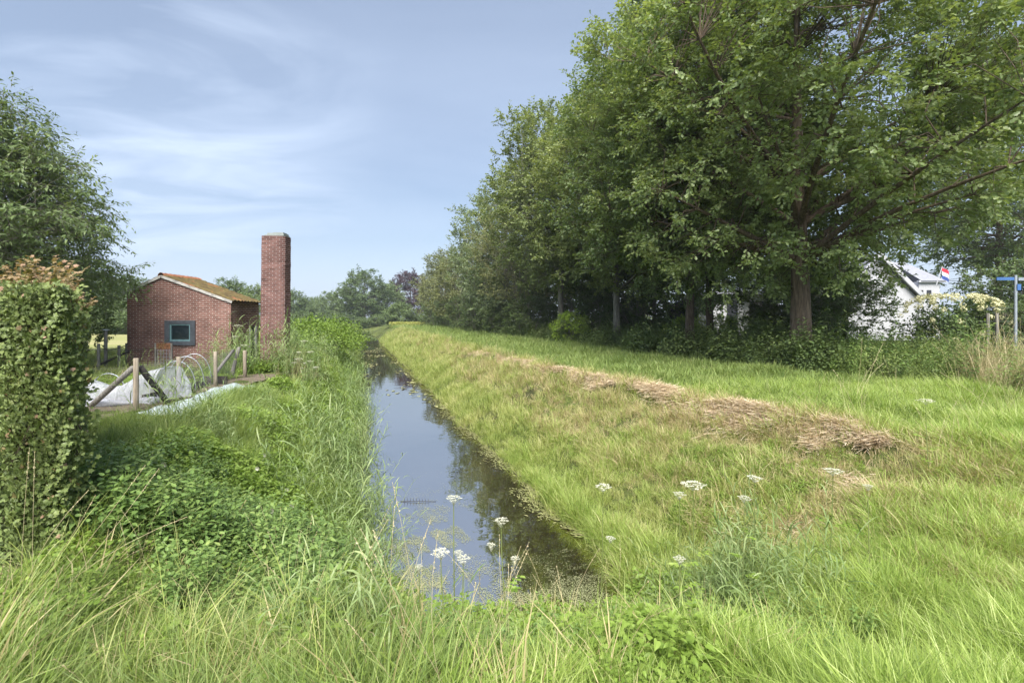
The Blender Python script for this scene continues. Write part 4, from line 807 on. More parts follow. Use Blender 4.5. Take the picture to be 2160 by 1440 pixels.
# ------------------------------------------------------------------ brick shed
SY = 16.8; sx0, sxr, sx1 = atx(268, SY), atx(341, SY), atx(487, SY); ez0 = EYE + (HY - 616) / F * SY; ez1 = EYE + (HY - 636) / F * SY; rzz = EYE + (HY - 583) / F * SY; DEP = 1.85
sh = empty('brick_shed', (sx0, SY, 0), label='small red brick shed with a mossy tiled roof behind the garden fence', cat='shed')
def loc(x, y, z): return (x - sx0, y - SY, z)
wx0, wx1, wz0, wz1 = atx(352, SY), atx(409, SY), EYE - (725 - HY) / F * SY, EYE - (679 - HY) / F * SY
b = MB(); T_ = .11
def zroof(x): return ez0 + (rzz - ez0) * (x - sx0) / (sxr - sx0) if x < sxr else rzz + (ez1 - rzz) * (x - sxr) / (sx1 - sxr)
# front wall: pieces round the window, split under the ridge
def wallpiece(xa, xb, za, zb_a, zb_b, y=SY, t=T_):
    V = [loc(xa, y, za), loc(xb, y, za), loc(xb, y, zb_b), loc(xa, y, zb_a), loc(xa, y + t, za), loc(xb, y + t, za), loc(xb, y + t, zb_b), loc(xa, y + t, zb_a)]
    b.add(V, quads=[(0, 1, 2, 3), (5, 4, 7, 6), (3, 2, 6, 7)])
wallpiece(sx0, sxr, -.2, zroof(sx0), zroof(sxr)); wallpiece(sxr, wx0, -.2, zroof(sxr), zroof(wx0)); wallpiece(wx0, wx1, -.2, wz0, wz0); wallpiece(wx0, wx1, wz1, zroof(wx0), zroof(wx1)); wallpiece(wx1, sx1, -.2, zroof(wx1), zroof(sx1))
wallpiece(sx0, sxr, -.2, zroof(sx0), zroof(sxr), SY + DEP - T_); wallpiece(sxr, sx1, -.2, zroof(sxr), zroof(sx1), SY + DEP - T_)
# side walls; the right one has the doorway
def side(x, ya, yb, za, zb): b.add([loc(x, ya, za), loc(x, yb, za), loc(x, yb, zb), loc(x, ya, zb)], quads=[(0, 1, 2, 3)])
side(sx0, SY, SY + DEP, -.2, ez0)
dy0 = -sx1 * F / (1080 - 526) ; dy1 = -sx1 * F / (1080 - 540.5); dzt = EYE - (687 - HY) / F * dy0
side(sx1, SY, dy0, -.2, ez1); side(sx1, dy1, SY + DEP, -.2, ez1); side(sx1, dy0, dy1, dzt, ez1)
b.build('wall', M['brick'], sh)
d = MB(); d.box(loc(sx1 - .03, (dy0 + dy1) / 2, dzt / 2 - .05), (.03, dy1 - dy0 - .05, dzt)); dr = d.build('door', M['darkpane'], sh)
d = MB(); d.box(loc(sx1 + .01, dy1 - .045, dzt / 2), (.07, .08, dzt)); d.box(loc(sx1 + .01, dy0 + .02, dzt / 2), (.05, .04, dzt)); d.build('door_frame', M['barge'], dr)
# window
d = MB(); fw = .17; cx_, cz_ = (wx0 + wx1) / 2, (wz0 + wz1) / 2; ww, wh = wx1 - wx0, wz1 - wz0; W2, H2 = ww + .12, wh + .10
for (a_, c_, w_, h_) in ((cx_ - W2 / 2 + fw / 2, cz_, fw, H2), (cx_ + W2 / 2 - fw / 2, cz_, fw, H2), (cx_, cz_ + H2 / 2 - .06, W2 - 2 * fw, .12), (cx_, cz_ - H2 / 2 + .07, W2 - 2 * fw, .14)): d.box(loc(a_, SY - .012, c_), (w_, .06, h_))
wi = d.build('window', M['frame'], sh)
d = MB(); iw, ih = W2 - 2 * fw, H2 - .26; zc_ = cz_ + .01
for (a_, c_, w_, h_) in ((cx_ - iw / 2 + .025, zc_, .05, ih), (cx_ + iw / 2 - .025, zc_, .05, ih), (cx_, zc_ + ih / 2 - .025, iw - .1, .05), (cx_, zc_ - ih / 2 + .03, iw - .1, .06)): d.box(loc(a_, SY + .01, c_), (w_, .05, h_))
d.build('sash', M['frame2'], wi); d = MB(); d.box(loc(cx_, SY + .03, zc_), (iw, .01, ih)); d.build('pane', M['glass'], wi)
# roof: two planes of pantiles
def roofplane(xa, za, xb, zb, ya, yb, nm):
    nu, nv = 90, 60; s = np.linspace(0, 1, nu); yy = np.linspace(ya, yb, nv); S, YY = np.meshgrid(s, yy); Ls = math.hypot(xb - xa, zb - za)
    course = (S * Ls / .30) % 1.0; off = .012 + .035 * np.abs(np.sin((YY - ya) * math.pi / .21)) ** 1.2 + .022 * course + .012 * np.random.default_rng(3).normal(0, .5, S.shape)
    nx, nz = -(zb - za) / Ls, (xb - xa) / Ls
    if nz < 0: nx, nz = -nx, -nz
    Xp = xa + (xb - xa) * S + nx * off; Zp = za + (zb - za) * S + nz * off
    q = MB(); i = np.arange(nv - 1)[:, None] * nu + np.arange(nu - 1)[None]
    q.add(np.stack([Xp - sx0, YY - SY, Zp], -1).reshape(-1, 3), quads=np.stack([i, i + 1, i + 1 + nu, i + nu], -1).reshape(-1, 4))
    q.add([loc(xa, ya, za), loc(xb, ya, zb), loc(xb, yb, zb), loc(xa, yb, za)], quads=[(0, 1, 2, 3)])
    return q
gl = (rzz - ez0) / (sxr - sx0); gr = (ez1 - rzz) / (sx1 - sxr)
ro = roofplane(sxr, rzz + .03, sx1 + .10, ez1 + gr * .10 + .03, SY - .03, SY + DEP + .12, 'r')
q2 = roofplane(sxr, rzz + .03, sx0 - .16, ez0 - gl * .16 + .03, SY - .03, SY + DEP + .12, 'l')
for V_2, Q_2 in zip(q2.V, q2.Q): pass
rf = ro.build('roof', M['pantile'], sh, True); rf2 = q2.build('roof', M['pantile'], sh, True)
d = MB(); nrt = 9
for k in range(nrt):
    y0 = SY - .05 + k * (DEP + .2) / nrt; y1 = y0 + (DEP + .2) / nrt + .02; t = np.linspace(0, math.pi, 7); r0 = .105
    V = [(sxr + r0 * math.cos(a) - sx0, y - SY, rzz + .02 + rr_ * math.sin(a)) for y, rr_ in ((y0, r0 + .012), (y1, r0 - .008)) for a in t]
    d.add(V, quads=[(i, i + 1, i + 8, i + 7) for i in range(6)])
d.build('ridge', M['ridge'], rf, True)
d = MB()
for xa, za, xb, zb in ((sx0 - .14, ez0 - gl * .14, sxr, rzz), (sxr, rzz, sx1 + .06, ez1 + gr * .06)):
    L_ = math.hypot(xb - xa, zb - za); an = math.atan2(zb - za, xb - xa); Mx = Matrix.Rotation(-an, 3, 'Y'); d.box(loc((xa + xb) / 2, SY - .035, (za + zb) / 2 + .0), (L_, .03, .085), Mx)
d.build('bargeboard', M['barge'], sh)
d = MB(); d.box(loc(sx0 + 1.0, SY - .006, EYE - (735 - HY) / F * SY), (2.2, .012, .014), Matrix.Rotation(R(-3), 3, 'Y')); d.build('cable', M['dark_wood'], sh)
# rusty fire door with grid below the window
fx = atx(343, SY - .5); e = empty('trellis_frame', (fx, SY - .45, 0), label='small wire grid frame with a rusty top panel leaning at the shed wall', cat='frame')
for q_ in (-.27, .27): d = MB(); d.box((q_, 0, .43), (.055, .04, .88)); d.build('upright', M['post_grey'], e)
d = MB(); d.box((0, -.005, .78), (.48, .02, .2)); d.build('panel', M['rust'], e)
d = MB()
for k in range(5): d.box((-.2 + k * .1, 0, .34), (.008, .008, .66))
for k in range(6): d.box((0, .006, .08 + k * .11), (.48, .008, .008))
d.build('grid', M['galv'], e)

# ------------------------------------------------------------------ free standing brick chimney
CY = 16.0; cx0, cx1 = atx(549, CY), atx(597, CY); ctop = EYE + (HY - 497) / F * CY
ch = empty('brick_chimney', ((cx0 + cx1) / 2, CY, 0), label='tall free standing square red brick chimney beside the shed', cat='chimney'); ch.rotation_euler = (0, R(.6), 0)
w_ = (cx1 - cx0) / 2
d = MB(); poly = [(-w_, 0), (w_ - .10, 0), (w_, .06), (w_ + .02, .42), (-w_, .5)]
nz_ = 60; V = []
g = np.random.default_rng(31)
for k in range(nz_ + 1):
    z = -.3 + (ctop + .3) * k / nz_; tp = 1.035 - .03 * k / nz_
    for x, y in poly: V.append((x * tp + g.normal(0, .0025), y * tp + g.normal(0, .0025), z))
q = [(k * 5 + i, k * 5 + (i + 1) % 5, (k + 1) * 5 + (i + 1) % 5, (k + 1) * 5 + i) for k in range(nz_) for i in range(5)]
d.add(V, quads=q, tris=[(nz_ * 5, nz_ * 5 + 1, nz_ * 5 + 2), (nz_ * 5, nz_ * 5 + 2, nz_ * 5 + 3), (nz_ * 5, nz_ * 5 + 3, nz_ * 5 + 4)]); d.build('shaft', M['brick_tower'], ch)
d = MB(); d.box((.03, .24, ctop + .02), (w_ * 1.7, .46, .035)); d.box((.05, .24, ctop + .07), (w_ * 1.45, .40, .06)); d.box((.12, .24, ctop + .115), (w_ * .9, .3, .03)); d.build('cap', plain('lead_cap', (.25, .28, .27), .6, .2, 8), ch)

# ------------------------------------------------------------------ garden fence
def post(x, y, h, r_, mat, parent, top=None, name='post', z0=None):
    b = MB(); z0 = float(gz(x, y)) if z0 is None else z0; tx, ty = top or (x, y)
    P = [(x, y, z0 - .15), ((x * 2 + tx) / 3, (y * 2 + ty) / 3, z0 + h * .33), ((x + 2 * tx) / 3, (y + 2 * ty) / 3, z0 + h * .66), (tx, ty, z0 + h - .01), (tx, ty, z0 + h)]
    P = np.array(P) - np.array(parent.location); b.tube(P, [r_ * 1.05, r_, r_, r_ * .98, r_ * .8], 10); return b.build(name, mat, parent, True)
fe = empty('wire_fence', (-7.2, 10.5, 0), label='garden fence of wooden posts with hexagonal wire netting round the vegetable bed', cat='fence')
fpts = [(-6.88, 8.85, .96), (-7.17, 10.4, .93), (-7.42, 12.1, .9), (-7.9, 13.8, .88)]
for i, (x, y, h) in enumerate(fpts):
    if i == 3: post(x - .12, y, h, .05, M['post_grey'], fe, (x + .1, y + .02))
    else: post(x, y, h, .046, M['post'], fe)
post(-7.68, 13.9, .78, .05, M['post'], fe)
def stick(p, q, r_, mat, parent, name):
    b = MB(); P = np.linspace(np.array(p, float), np.array(q, float), 5) - np.array(parent.location); b.tube(P, r_, 9); return b.build(name, mat, parent, True)
stick((-6.95, 8.87, .80), (-8.0, 9.15, .02), .05, M['post_grey'], fe, 'brace')
stick((-6.88, 8.95, .80), (-6.85, 9.65, .0), .055, M['dark_wood'], fe, 'brace')
stick((-7.9, 13.7, .8), (-7.5, 12.2, .3), .04, M['post_grey'], fe, 'brace')
def netting(path, h, parent, cell=.055, r_=.0011, mat=None):
    b = MB(); P0, P1 = [], []
    for (xa, ya, _), (xb, yb, _) in zip(path[:-1], path[1:]):
        Ls = math.hypot(xb - xa, yb - ya); z0a = float(gz(xa, ya)); n = int((Ls + h) / cell)
        for k in range(n):
            for sgn in (1, -1):
                s0 = k * cell - (h if sgn > 0 else 0); s1 = s0 + h * sgn if sgn > 0 else s0 - h
                if sgn > 0: a, za, b_, zb = s0, 0, s0 + h, h
                else: a, za, b_, zb = s0, 0, s0 - h, h
                # clip to 0..Ls
                if b_ < 0 and a < 0 or a > Ls and b_ > Ls: continue
                def cl(s, z, s2, z2):
                    if s < 0: f = -s / (s2 - s); return 0, z + f * (z2 - z)
                    if s > Ls: f = (Ls - s) / (s2 - s); return Ls, z + f * (z2 - z)
                    return s, z
                a1, z1 = cl(a, za, b_, zb); a2, z2 = cl(b_, zb, a, za)
                P0.append((xa + (xb - xa) * a1 / Ls, ya + (yb - ya) * a1 / Ls, z1 + z0a)); P1.append((xa + (xb - xa) * a2 / Ls, ya + (yb - ya) * a2 / Ls, z2 + z0a))
        for zz in (.02, h): P0.append((xa, ya, zz + z0a)); P1.append((xb, yb, zz + z0a))
    b.lines(np.array(P0) - np.array(parent.location), np.array(P1) - np.array(parent.location), r_); return b.build('wire_netting', mat or M['wire'], parent)
netting([(-9.6, 8.3, 0), (-6.88, 8.85, 0), (-7.17, 10.4, 0), (-7.42, 12.1, 0), (-7.9, 13.8, 0)], .82, fe)
# back fence
f2 = empty('field_fence', (-13.5, 16, 0), label='grey posts with a sagging dark rail left of the shed', cat='fence')
p_ = post(atx(223, 16), 16, 1.32, .05, M['post_grey'], f2)
d = MB(); d.tube(np.array([(atx(223, 16), 16, 1.31), (atx(223, 16), 16, 1.35)]) - np.array(f2.location), [.1, .1], 10); d.build('cap', M['galv'], f2)
post(atx(251, 16.2), 16.2, .78, .045, M['post_grey'], f2); post(atx(208, 15.5), 15.5, .9, .045, M['post_grey'], f2); post(atx(266, 17.2), 17.2, .8, .03, M['post_grey'], f2)
stick((atx(196, 15.6), 15.6, .12), (atx(272, 16.6), 16.6, .58), .035, M['dark_wood'], f2, 'rail'); 
b = MB(); q = np.linspace(0, 1, 9); b.tube(np.stack([atx(205, 16) + q * (atx(270, 16) - atx(205, 16)), np.full(9, 15.93), .78 - .12 * np.sin(q * math.pi * 1.0) + .05 * q], -1) - np.array(f2.location), .012, 5); b.build('rope', M['dark_wood'], f2)
netting([(atx(190, 16.02), 16.02, 0), (atx(268, 16.4), 16.4, 0)], .7, f2, .08)

# plastic sheet
b = MB(); nu, nv = 30, 60; S, T2 = np.meshgrid(np.linspace(0, 1, nu), np.linspace(0, 1, nv))
c00, c10, c01, c11 = [np.array(v) for v in ((-6.5, 8.15), (-5.45, 8.3), (-7.35, 12.2), (-6.35, 12.0))]
XY = ((1 - S) * (1 - T2))[..., None] * c00 + (S * (1 - T2))[..., None] * c10 + ((1 - S) * T2)[..., None] * c01 + (S * T2)[..., None] * c11
Zt = gz(XY[..., 0], XY[..., 1]) * .5 + .07 + .02 * np.sin(S * 12 + T2 * 9) + .015 * np.sin(T2 * 31 + S * 7) - .05 * (np.abs(S - .5) * 2) ** 4
i = np.arange(nv - 1)[:, None] * nu + np.arange(nu - 1)[None]; b.add(np.concatenate([XY, Zt[..., None]], -1).reshape(-1, 3), quads=np.stack([i, i + 1, i + 1 + nu, i + nu], -1).reshape(-1, 4))
o = b.build('plastic_sheet', M['tarp'], smooth=True); so = o.modifiers.new('thick', 'SOLIDIFY'); so.thickness = .006
tag(o, 'crinkled pale blue grey plastic sheet lying along the fence', 'plastic sheet')

# net tunnel
e = empty('net_tunnel', (-8.0, 9.9, 0), label='white crop netting draped over low hoops behind the first fence post', cat='net tunnel')
st = [(-7.15, 10.15, .72, .52), (-7.45, 9.95, .60, .50), (-7.8, 9.8, .34, .45), (-8.1, 9.65, .36, .45), (-8.4, 9.55, .50, .46), (-8.75, 9.4, .20, .36), (-8.9, 9.3, .02, .3)]
b = MB(); nn_ = 24; na_ = 21; V = []
sx = np.array(st); q = np.linspace(0, len(st) - 1, nn_)
cx = [np.interp(q, np.arange(len(st)), sx[:, k]) for k in range(4)]
th = np.linspace(0, math.pi, na_)
for k in range(nn_):
    dxy = np.array([.45, .9]); dxy = dxy / np.linalg.norm(dxy)
    for a in th:
        rr = 1 + .04 * math.sin(a * 7 + k * 1.3); V.append((cx[0][k] - math.cos(a) * cx[3][k] * dxy[0] * rr + 8.0, cx[1][k] - math.cos(a) * cx[3][k] * dxy[1] * rr * .6 - 9.9, max(.02, cx[2][k] * math.sin(a) ** .8 * rr)))
b.add(V, quads=[(k * na_ + i, k * na_ + i + 1, (k + 1) * na_ + i + 1, (k + 1) * na_ + i) for k in range(nn_ - 1) for i in range(na_ - 1)]); b.build('netting', M['net'], e, True)
b = MB()
for k in range(3):
    qq = np.linspace(0, 1, 16); P = np.stack([-9.1 + 2.1 * qq, 9.0 + .12 * k + .4 * qq + .05 * np.sin(qq * 9 + k), .06 + .03 * np.sin(qq * 11 + k * 2)], -1) - np.array([-8.0, 9.9, 0]); b.tube(P, .05 + .025 * np.sin(qq * 13 + k), 8)
b.build('bunched_net', M['net'], e, True)
def hoop(x, y, h, wd, lab, nm='garden_hoop', ang=1.1):
    o0_ = empty(nm, (x, y, 0), label=lab, cat='hoop', group='bare wire hoops over the vegetable bed'); a = np.linspace(0, math.pi, 18); b = MB()
    b.tube(np.stack([np.cos(a) * wd * math.cos(ang), np.cos(a) * wd * math.sin(ang) * .6, h * np.sin(a) ** .85], -1), .009, 5); b.build('hoop', M['galv'], o0_, True)
hoop(atx(372, 11.2), 11.2, .72, .42, 'bare hoop just left of the second fence post', ang=.3); hoop(atx(392, 11.8), 11.8, .78, .42, 'bare hoop right behind the second fence post', ang=.4); hoop(atx(410, 12.4), 12.4, .8, .42, 'bare hoop furthest right in the bed', ang=.4); hoop(atx(228, 10.6), 10.6, .5, .36, 'bare hoop furthest left beside the hedge', ang=.2)
b = MB(); b.box((0, 0, .09), (.05, 2.4, .16)); o = b.build('edging_board', M['dark_wood'], loc=(-7.55, 10.9, 0)); o.rotation_euler = (0, 0, .12); tag(o, 'dark wooden edging board of the vegetable bed', 'board')
b = MB(); b.box((0, 0, .14), (1.5, .05, .2)); o = b.build('edging_board', M['dark_wood'], loc=(-8.0, 12.3, 0)); tag(o, 'dark board across the back of the vegetable bed', 'board')
# weeds between fence and shed
g = np.random.default_rng(33); X = g.uniform(-11.2, -8.2, 500); Y = g.uniform(12.8, 16.6, 500); kk = (g.uniform(0, 1, 500) < .25) | (X > -9.6); X, Y = X[kk], Y[kk]
put('garden_weeds', NE + RE + HB + TALL, X, Y, g, .35, .7, 'overgrown weeds in front of the shed wall', .2)
X = g.uniform(-10.4, -7.7, 260); Y = g.uniform(10.2, 13.5, 260); put('bed_weeds', HB + GT, X, Y, g, .5, .8, 'low green weeds in the vegetable bed', .2)
X = g.uniform(-9.7, -7.2, 240); Y = g.uniform(15.0, 16.9, 240); kk = ~towerz(X, Y) & ~((X < -9.5) & (Y > 16.7)); put('chimney_weeds', NE + HB + RE, X[kk], Y[kk], g, .7, 1.2, 'weeds around the foot of the chimney', .2)
X = g.uniform(-7.5, -4.6, 2600); Y = g.uniform(6.6, 9.5, 2600); kk = ~tarpz(X, Y) & ~inhedge(X, Y) & ~((X < -6.6) & (Y > 7.9)); put('mown_patch', GT + GB, X[kk], Y[kk], g, .7, 1.1, 'short yellowish grass between hedge and sheet', .2)
X = g.uniform(-30, -10.5, 4500); Y = g.uniform(12, 26, 4500); kk = ~((X > sx0 - .2) & (Y > 16) & (Y < 19)); put('meadow_grass', GT + GB, X[kk], Y[kk], g, .9, 1.5, 'rough meadow grass left of the shed', .2)

# ------------------------------------------------------------------ umbel flowers
def umbel_plant(px, py, Y, rad, heads, label, seed, dome=.25, z_len=None):
    g = np.random.default_rng(seed); x, y, z = at(px, py, Y); gzz = float(gz(x, y)); e = empty('umbel_flower', (x, y, gzz), label=label, cat='wildflower', group='white umbel wildflowers')
    h = z - gzz; st = MB(); t = np.linspace(0, 1, 8); ln = g.normal(0, .05, 2); P = np.stack([ln[0] * (1 - t) ** 2, ln[1] * (1 - t) ** 2, h * t], -1); st.tube(P, np.linspace(.006, .003, 8), 6)
    tops = [(P[-1], rad)]
    for k in range(heads - 1):
        i = 4 + k % 3; a = g.uniform(-1, 1) * 1.2 + (math.pi if k % 2 else 0); tp = P[i] + np.array([math.cos(a) * rad * 1.6, math.sin(a) * rad * .8, g.uniform(.10, .2)]); q = np.linspace(0, 1, 5)[:, None]
        st.tube(P[i] * (1 - q) + tp * q + np.array([0, 0, -.02]) * np.sin(q * math.pi), .0018, 4); tops.append((tp, rad * g.uniform(.45, .75)))
    st.build('stem', M['stem'], e)
    for c, rd in tops:
        fl = MB()
        nr = 16; a = np.arange(nr) * 2.4; r_ = rd * np.sqrt((np.arange(nr) + .5) / nr); E = c + np.stack([r_ * np.cos(a), r_ * np.sin(a), .03 + dome * rd * (1 - (r_ / rd) ** 2) + g.normal(0, .003, nr)], -1)
        fl.lines(np.tile(c - [0, 0, .015], (nr, 1)), E, .0009, .0007, a=.1)
        for k in range(nr):
            m_ = 15; aa = g.uniform(0, 6.28, m_); rr = rd * .2 * np.sqrt(g.uniform(0, 1, m_)); Q = E[k] + np.stack([rr * np.cos(aa), rr * np.sin(aa), g.uniform(0, .005, m_)], -1); ax = g.uniform(0, 6.28, m_)
            fl.leaves(DIA, Q, np.stack([np.cos(ax), np.sin(ax), 0 * ax], -1), np.tile([0, 0, 1.], (m_, 1)) + g.normal(0, .35, (m_, 3)), rd * .16, 1.5, a=g.uniform(0, 1, m_))
        fl.build('umbel', M['umbel'], e)
    for k in range(5):
        lf = MB(); tt = g.uniform(.15, .7); c = P[int(tt * 7)]; a = g.uniform(0, 6.28); m_ = 7; q = np.linspace(.2, 1, m_); D = np.array([math.cos(a), math.sin(a), .35]); Q = c + D * (q * .12)[:, None]; sd = np.where(np.arange(m_) % 2, 1, -1)
        lf.leaves(OVAL, Q, np.stack([math.cos(a) - math.sin(a) * sd * 1.2, math.sin(a) + math.cos(a) * sd * 1.2, np.full(m_, .1)], -1), np.tile([0, 0, 1.], (m_, 1)) + g.normal(0, .3, (m_, 3)), .045, a=g.uniform(0, 1, m_))
        lf.build('leaf', M['herb'], e)
for i, a in enumerate([(957, 1060, 3.3, .05, 2, 'tall single white umbel rising highest in front of the water'), (1057, 1108, 3.2, .046, 3, 'white umbel with stacked fading heads in front of the dark water'),
        (930, 1176, 3.0, .055, 1, 'broad white umbel low at the left of the water group'), (977, 1188, 3.05, .042, 1, 'loose white umbel between the broad low one and the stacked one'), (884, 1205, 3.1, .024, 1, 'small greenish umbel furthest left of the water group'),
        (1272, 1034, 4.3, .07, 2, 'loose white umbel on the bank above the near water corner'), (1462, 1031, 4.2, .10, 1, 'largest flat white umbel in the middle of the right bank'), (1433, 1050, 4.1, .05, 1, 'small white umbel just below the largest flat one'),
        (1433, 1188, 3.4, .04, 1, 'small white umbel beside the reed patch'), (1592, 1015, 4.6, .065, 1, 'white umbel right of the largest flat one'), (1570, 1058, 4.3, .055, 1, 'low white umbel above the reed patch'),
        (1757, 1000, 4.6, .08, 1, 'white umbel by the lower end of the straw'), (1831, 1032, 4.4, .04, 1, 'tiny white umbel furthest right on the bank'), (1953, 851, 6.0, .09, 1, 'white umbel standing alone on the level grass at right')]):
    umbel_plant(*a[:6], seed=200 + i)
for i, (px, py, lab) in enumerate([(642, 722, 'small umbel beside the chimney, highest of three'), (655, 745, 'small umbel beside the chimney, middle of three'), (630, 760, 'small umbel beside the chimney, lowest of three'), (502, 690, 'umbel in front of the shed corner')]):
    umbel_plant(px, py, 13.5 if i < 3 else 12.5, .11, 3, lab, 300 + i)
# bindweed flowers
b = MB(); g = np.random.default_rng(41)
for px, py, Y in [(545, 968, 6.4), (607, 978, 6.5), (560, 958, 7), (663, 968, 7.5), (617, 982, 6), (575, 1085, 5), (350, 1020, 4.6)]:
    x, y, z = at(px, py, Y); zg = float(gz(x, y)); a = np.linspace(0, 2 * math.pi, 10, endpoint=False); V = [(x, y, zg + .40)] + [(x + .028 * math.cos(k), y - .03, zg + .42 + .028 * math.sin(k)) for k in a]; b.add(V, tris=[(0, 1 + i, 1 + (i + 1) % 10) for i in range(10)])
tag(b.build('bindweed_flowers', M['umbel']), 'scattered white bindweed flowers on the left bank', kind='stuff')

# ------------------------------------------------------------------ houses
def gable(parent, x0, x1, y0, y1, h, xr, hr, nm='wall', mat=None):
    b = MB(); V = [(x0, y0, 0), (x1, y0, 0), (x1, y0, h), (xr, y0, hr), (x0, y0, h), (x0, y1, 0), (x1, y1, 0), (x1, y1, h), (xr, y1, hr), (x0, y1, h)]
    b.add(V, tris=[(2, 3, 4), (7, 9, 8)], quads=[(0, 1, 2, 4), (1, 6, 7, 2), (6, 5, 9, 7), (5, 0, 4, 9)]); b.build(nm, mat or M['white'], parent)
    r = MB()
    for xa, xb in ((x0 - .3, xr), (x1 + .3, xr)):
        ha = h - .12
        V = [(xa, y0 - .3, ha), (xb, y0 - .3, hr + .05), (xb, y1 + .3, hr + .05), (xa, y1 + .3, ha)]; V2 = [(a, b_, c + .18) for a, b_, c in V]; r.add(V + V2, quads=[(0, 1, 2, 3), (4, 7, 6, 5), (0, 4, 5, 1), (1, 5, 6, 2), (2, 6, 7, 3), (3, 7, 4, 0)])
    return r.build('roof', M['roofgrey'], parent)
hA = empty('white_house', (0, 0, 0), label='white rendered house with grey roof right of the thick oak trunk', cat='house')
HYy = 38.0
gable(hA, atx(1790, HYy), atx(1936, HYy), HYy, HYy + 9, 3.3, atx(1850, HYy), 6.6)
b = MB()
for (xa, za, xb, zb) in ((atx(1850, HYy), 6.75, atx(1945, HYy), 3.25), (atx(1850, HYy), 6.75, atx(1770, HYy), 3.25)):
    b.box(((xa + xb) / 2, HYy - .36, (za + zb) / 2), (math.hypot(xb - xa, zb - za), .1, .3), Matrix.Rotation(-math.atan2(zb - za, xb - xa), 3, 'Y'))
b.build('bargeboard', M['white'], hA)
b = MB(); x0, x1 = atx(1938, HYy + 1.2), atx(1982, HYy + 1.2); b.box(((x0 + x1) / 2, HYy + 4, 2.35), (x1 - x0, 5.6, 4.7)); wg = b.build('wing', M['white'], hA)
b = MB(); b.add([(x0, HYy + .9, 4.75), (x1 + .3, HYy + .9, 4.75), (x1 - .6, HYy + 4, 6.6), (x0, HYy + 4, 6.6), (x0, HYy + 7, 4.75), (x1 + .3, HYy + 7, 4.75)], quads=[(0, 1, 2, 3), (3, 2, 5, 4)], tris=[(1, 5, 2)]); b.build('roof', M['roofgrey'], hA)
b = MB(); b.box(((x0 + x1) / 2 + .1, HYy + 1.1, 4.72), (x1 - x0 + .5, .25, .16)); b.build('gutter', M['white'], hA)
for px in (1942, 1959):
    d = MB(); d.box((atx(px, HYy + 1.2), HYy + 1.18, EYE + (HY - 620) / F * HYy), (.34, .08, .75)); d.build('window', M['darkpane'], hA)
hB = empty('low_house', (0, 0, 0), label='low white house with dark window panels seen under the oaks', cat='house'); Yb = 42.0
def xb_(p): return atx(p, Yb)
b = MB(); b.box(((xb_(1505) + xb_(1645)) / 2, Yb + 4, 1.9), (xb_(1645) - xb_(1505), 8, 3.8)); b.build('wall', M['white'], hB)
for pa, pb in ((1533, 1555), (1581, 1640)):
    d = MB(); d.box(((xb_(pa) + xb_(pb)) / 2, Yb - .04, 1.7), (xb_(pb) - xb_(pa), .1, 3.0)); d.build('window', M['darkpane'], hB)
b = MB(); b.box(((xb_(1505) + xb_(1645)) / 2, Yb + 3.8, 3.95), (xb_(1645) - xb_(1505) + .8, 9, .3)); b.build('roof', M['roofgrey'], hB)
gt = empty('arched_gate', (atx(1440, 36), 36, 0), label='dark arched garden gate left of the low white house', cat='gate')
a = np.linspace(0, math.pi, 16); b = MB(); V = [(-1.1, 0, 0)] + [(-1.1 * math.cos(k), 0, 2.2 + .75 * math.sin(k)) for k in a] + [(1.1, 0, 0)]; n = len(V)
V2 = [(x, .08, z) for x, y, z in V]; b.add(V + V2, tris=[(0, i, i + 1) for i in range(1, n - 1)] + [(n, n + i + 1, n + i) for i in range(1, n - 1)], quads=[(i, (i + 1) % n, n + (i + 1) % n, n + i) for i in range(n)]); b.build('panel', M['darkpane'], gt)
b = MB(); b.tube(np.stack([-1.14 * np.cos(a), np.zeros(16), 2.2 + .8 * np.sin(a)], -1), .035, 6); b.build('rim', M['white'], gt)
# flag
fl = empty('flag', (atx(1975, 36), 36, 0), label='red white and blue flag beside the white house roof', cat='flag')
b = MB(); b.tube([(0, 0, 4.2), (.45, 0, 5.6)], .03, 6); b.build('flagpole', M['white'], fl)
for k, mt in enumerate(('flag', 'flagw', 'flagb')):
    b = MB(); q = np.linspace(0, 1, 8); V = []
    for qq in q: V += [(.42 + .55 * qq, .06 * math.sin(qq * 7), 5.55 - .28 * k - .35 * qq), (.42 + .55 * qq, .06 * math.sin(qq * 7), 5.27 - .28 * k - .35 * qq)]
    b.add(V, quads=[(2 * i, 2 * i + 1, 2 * i + 3, 2 * i + 2) for i in range(7)]); b.build('stripe', M[mt], fl)
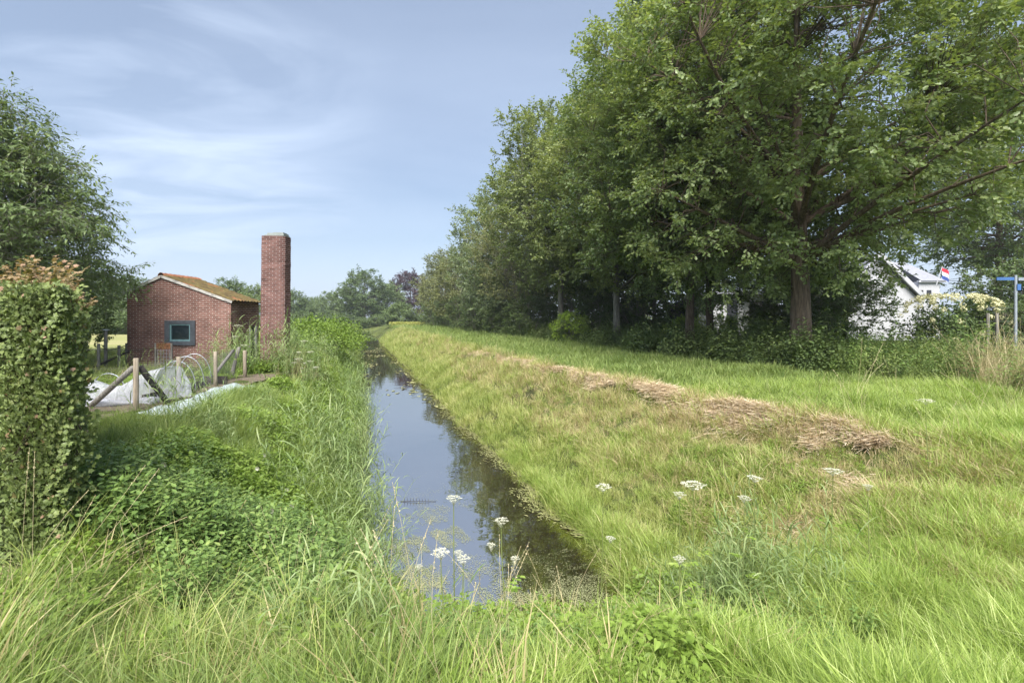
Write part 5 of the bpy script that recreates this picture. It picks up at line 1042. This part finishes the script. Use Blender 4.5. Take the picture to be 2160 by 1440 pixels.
# street sign
sg = empty('street_sign', (atx(2142, 16), 16, 0), label='blue street name sign on a grey pole at the right edge', cat='street sign'); zt = EYE + (HY - 588) / F * 16
b = MB(); b.tube([(0, 0, -.1), (0, 0, zt + .12)], .045, 12); b.build('pole', M['galv'], sg)
b = MB(); b.box((-.36, -.02, zt), (.58, .03, .10)); b.build('sign_plate', M['blue'], sg); b = MB(); b.box((.38, -.02, zt - .01), (.62, .03, .10)); b.build('sign_plate', M['galv'], sg)
b = MB(); b.box((.05, -.06, zt - .28), (.12, .03, .2)); b.build('number_plate', M['blue'], sg)
fp = empty('garden_fence', (atx(2090, 18), 18, 0), label='short grey posts with wire behind the cream flowers', cat='fence')
for px in (2084, 2103): post(atx(px, 18), 18, 1.95, .05, M['post_grey'], fp)
b = MB(); b.lines(np.array([(-.4, 0, 1.0), (-.4, 0, 1.6), (-.4, 0, 2.1)]), np.array([(1.0, 0, 1.0), (1.0, 0, 1.6), (1.0, 0, 2.1)]), .006); b.build('wire', M['wire'], fp)

# thin summer haze that fades the far trees

if 1:
    m, t, p, o = mat_new('summer_haze'); t.nodes.remove(p); vo = N(t, 'ShaderNodeVolumePrincipled'); vo.inputs['Color'].default_value = (.86, .92, 1, 1); vo.inputs['Density'].default_value = .0005; vo.inputs['Anisotropy'].default_value = .2; L(t, vo.outputs[0], o.inputs['Volume'])
    b = MB(); b.box((200, 1150, 11), (3600, 3100, 28)); hzo = b.build('haze', m); tag(hzo, 'faint blue summer haze over the far trees', kind='stuff')
# dark stem and ticks modelled for a bent reed and its reflection
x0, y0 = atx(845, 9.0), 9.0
fr = empty('reed_and_reflection', (x0, y0, WZ + .01), label='thin dark stem with upright ticks modelled for a bent reed and its reflection', cat='reed')
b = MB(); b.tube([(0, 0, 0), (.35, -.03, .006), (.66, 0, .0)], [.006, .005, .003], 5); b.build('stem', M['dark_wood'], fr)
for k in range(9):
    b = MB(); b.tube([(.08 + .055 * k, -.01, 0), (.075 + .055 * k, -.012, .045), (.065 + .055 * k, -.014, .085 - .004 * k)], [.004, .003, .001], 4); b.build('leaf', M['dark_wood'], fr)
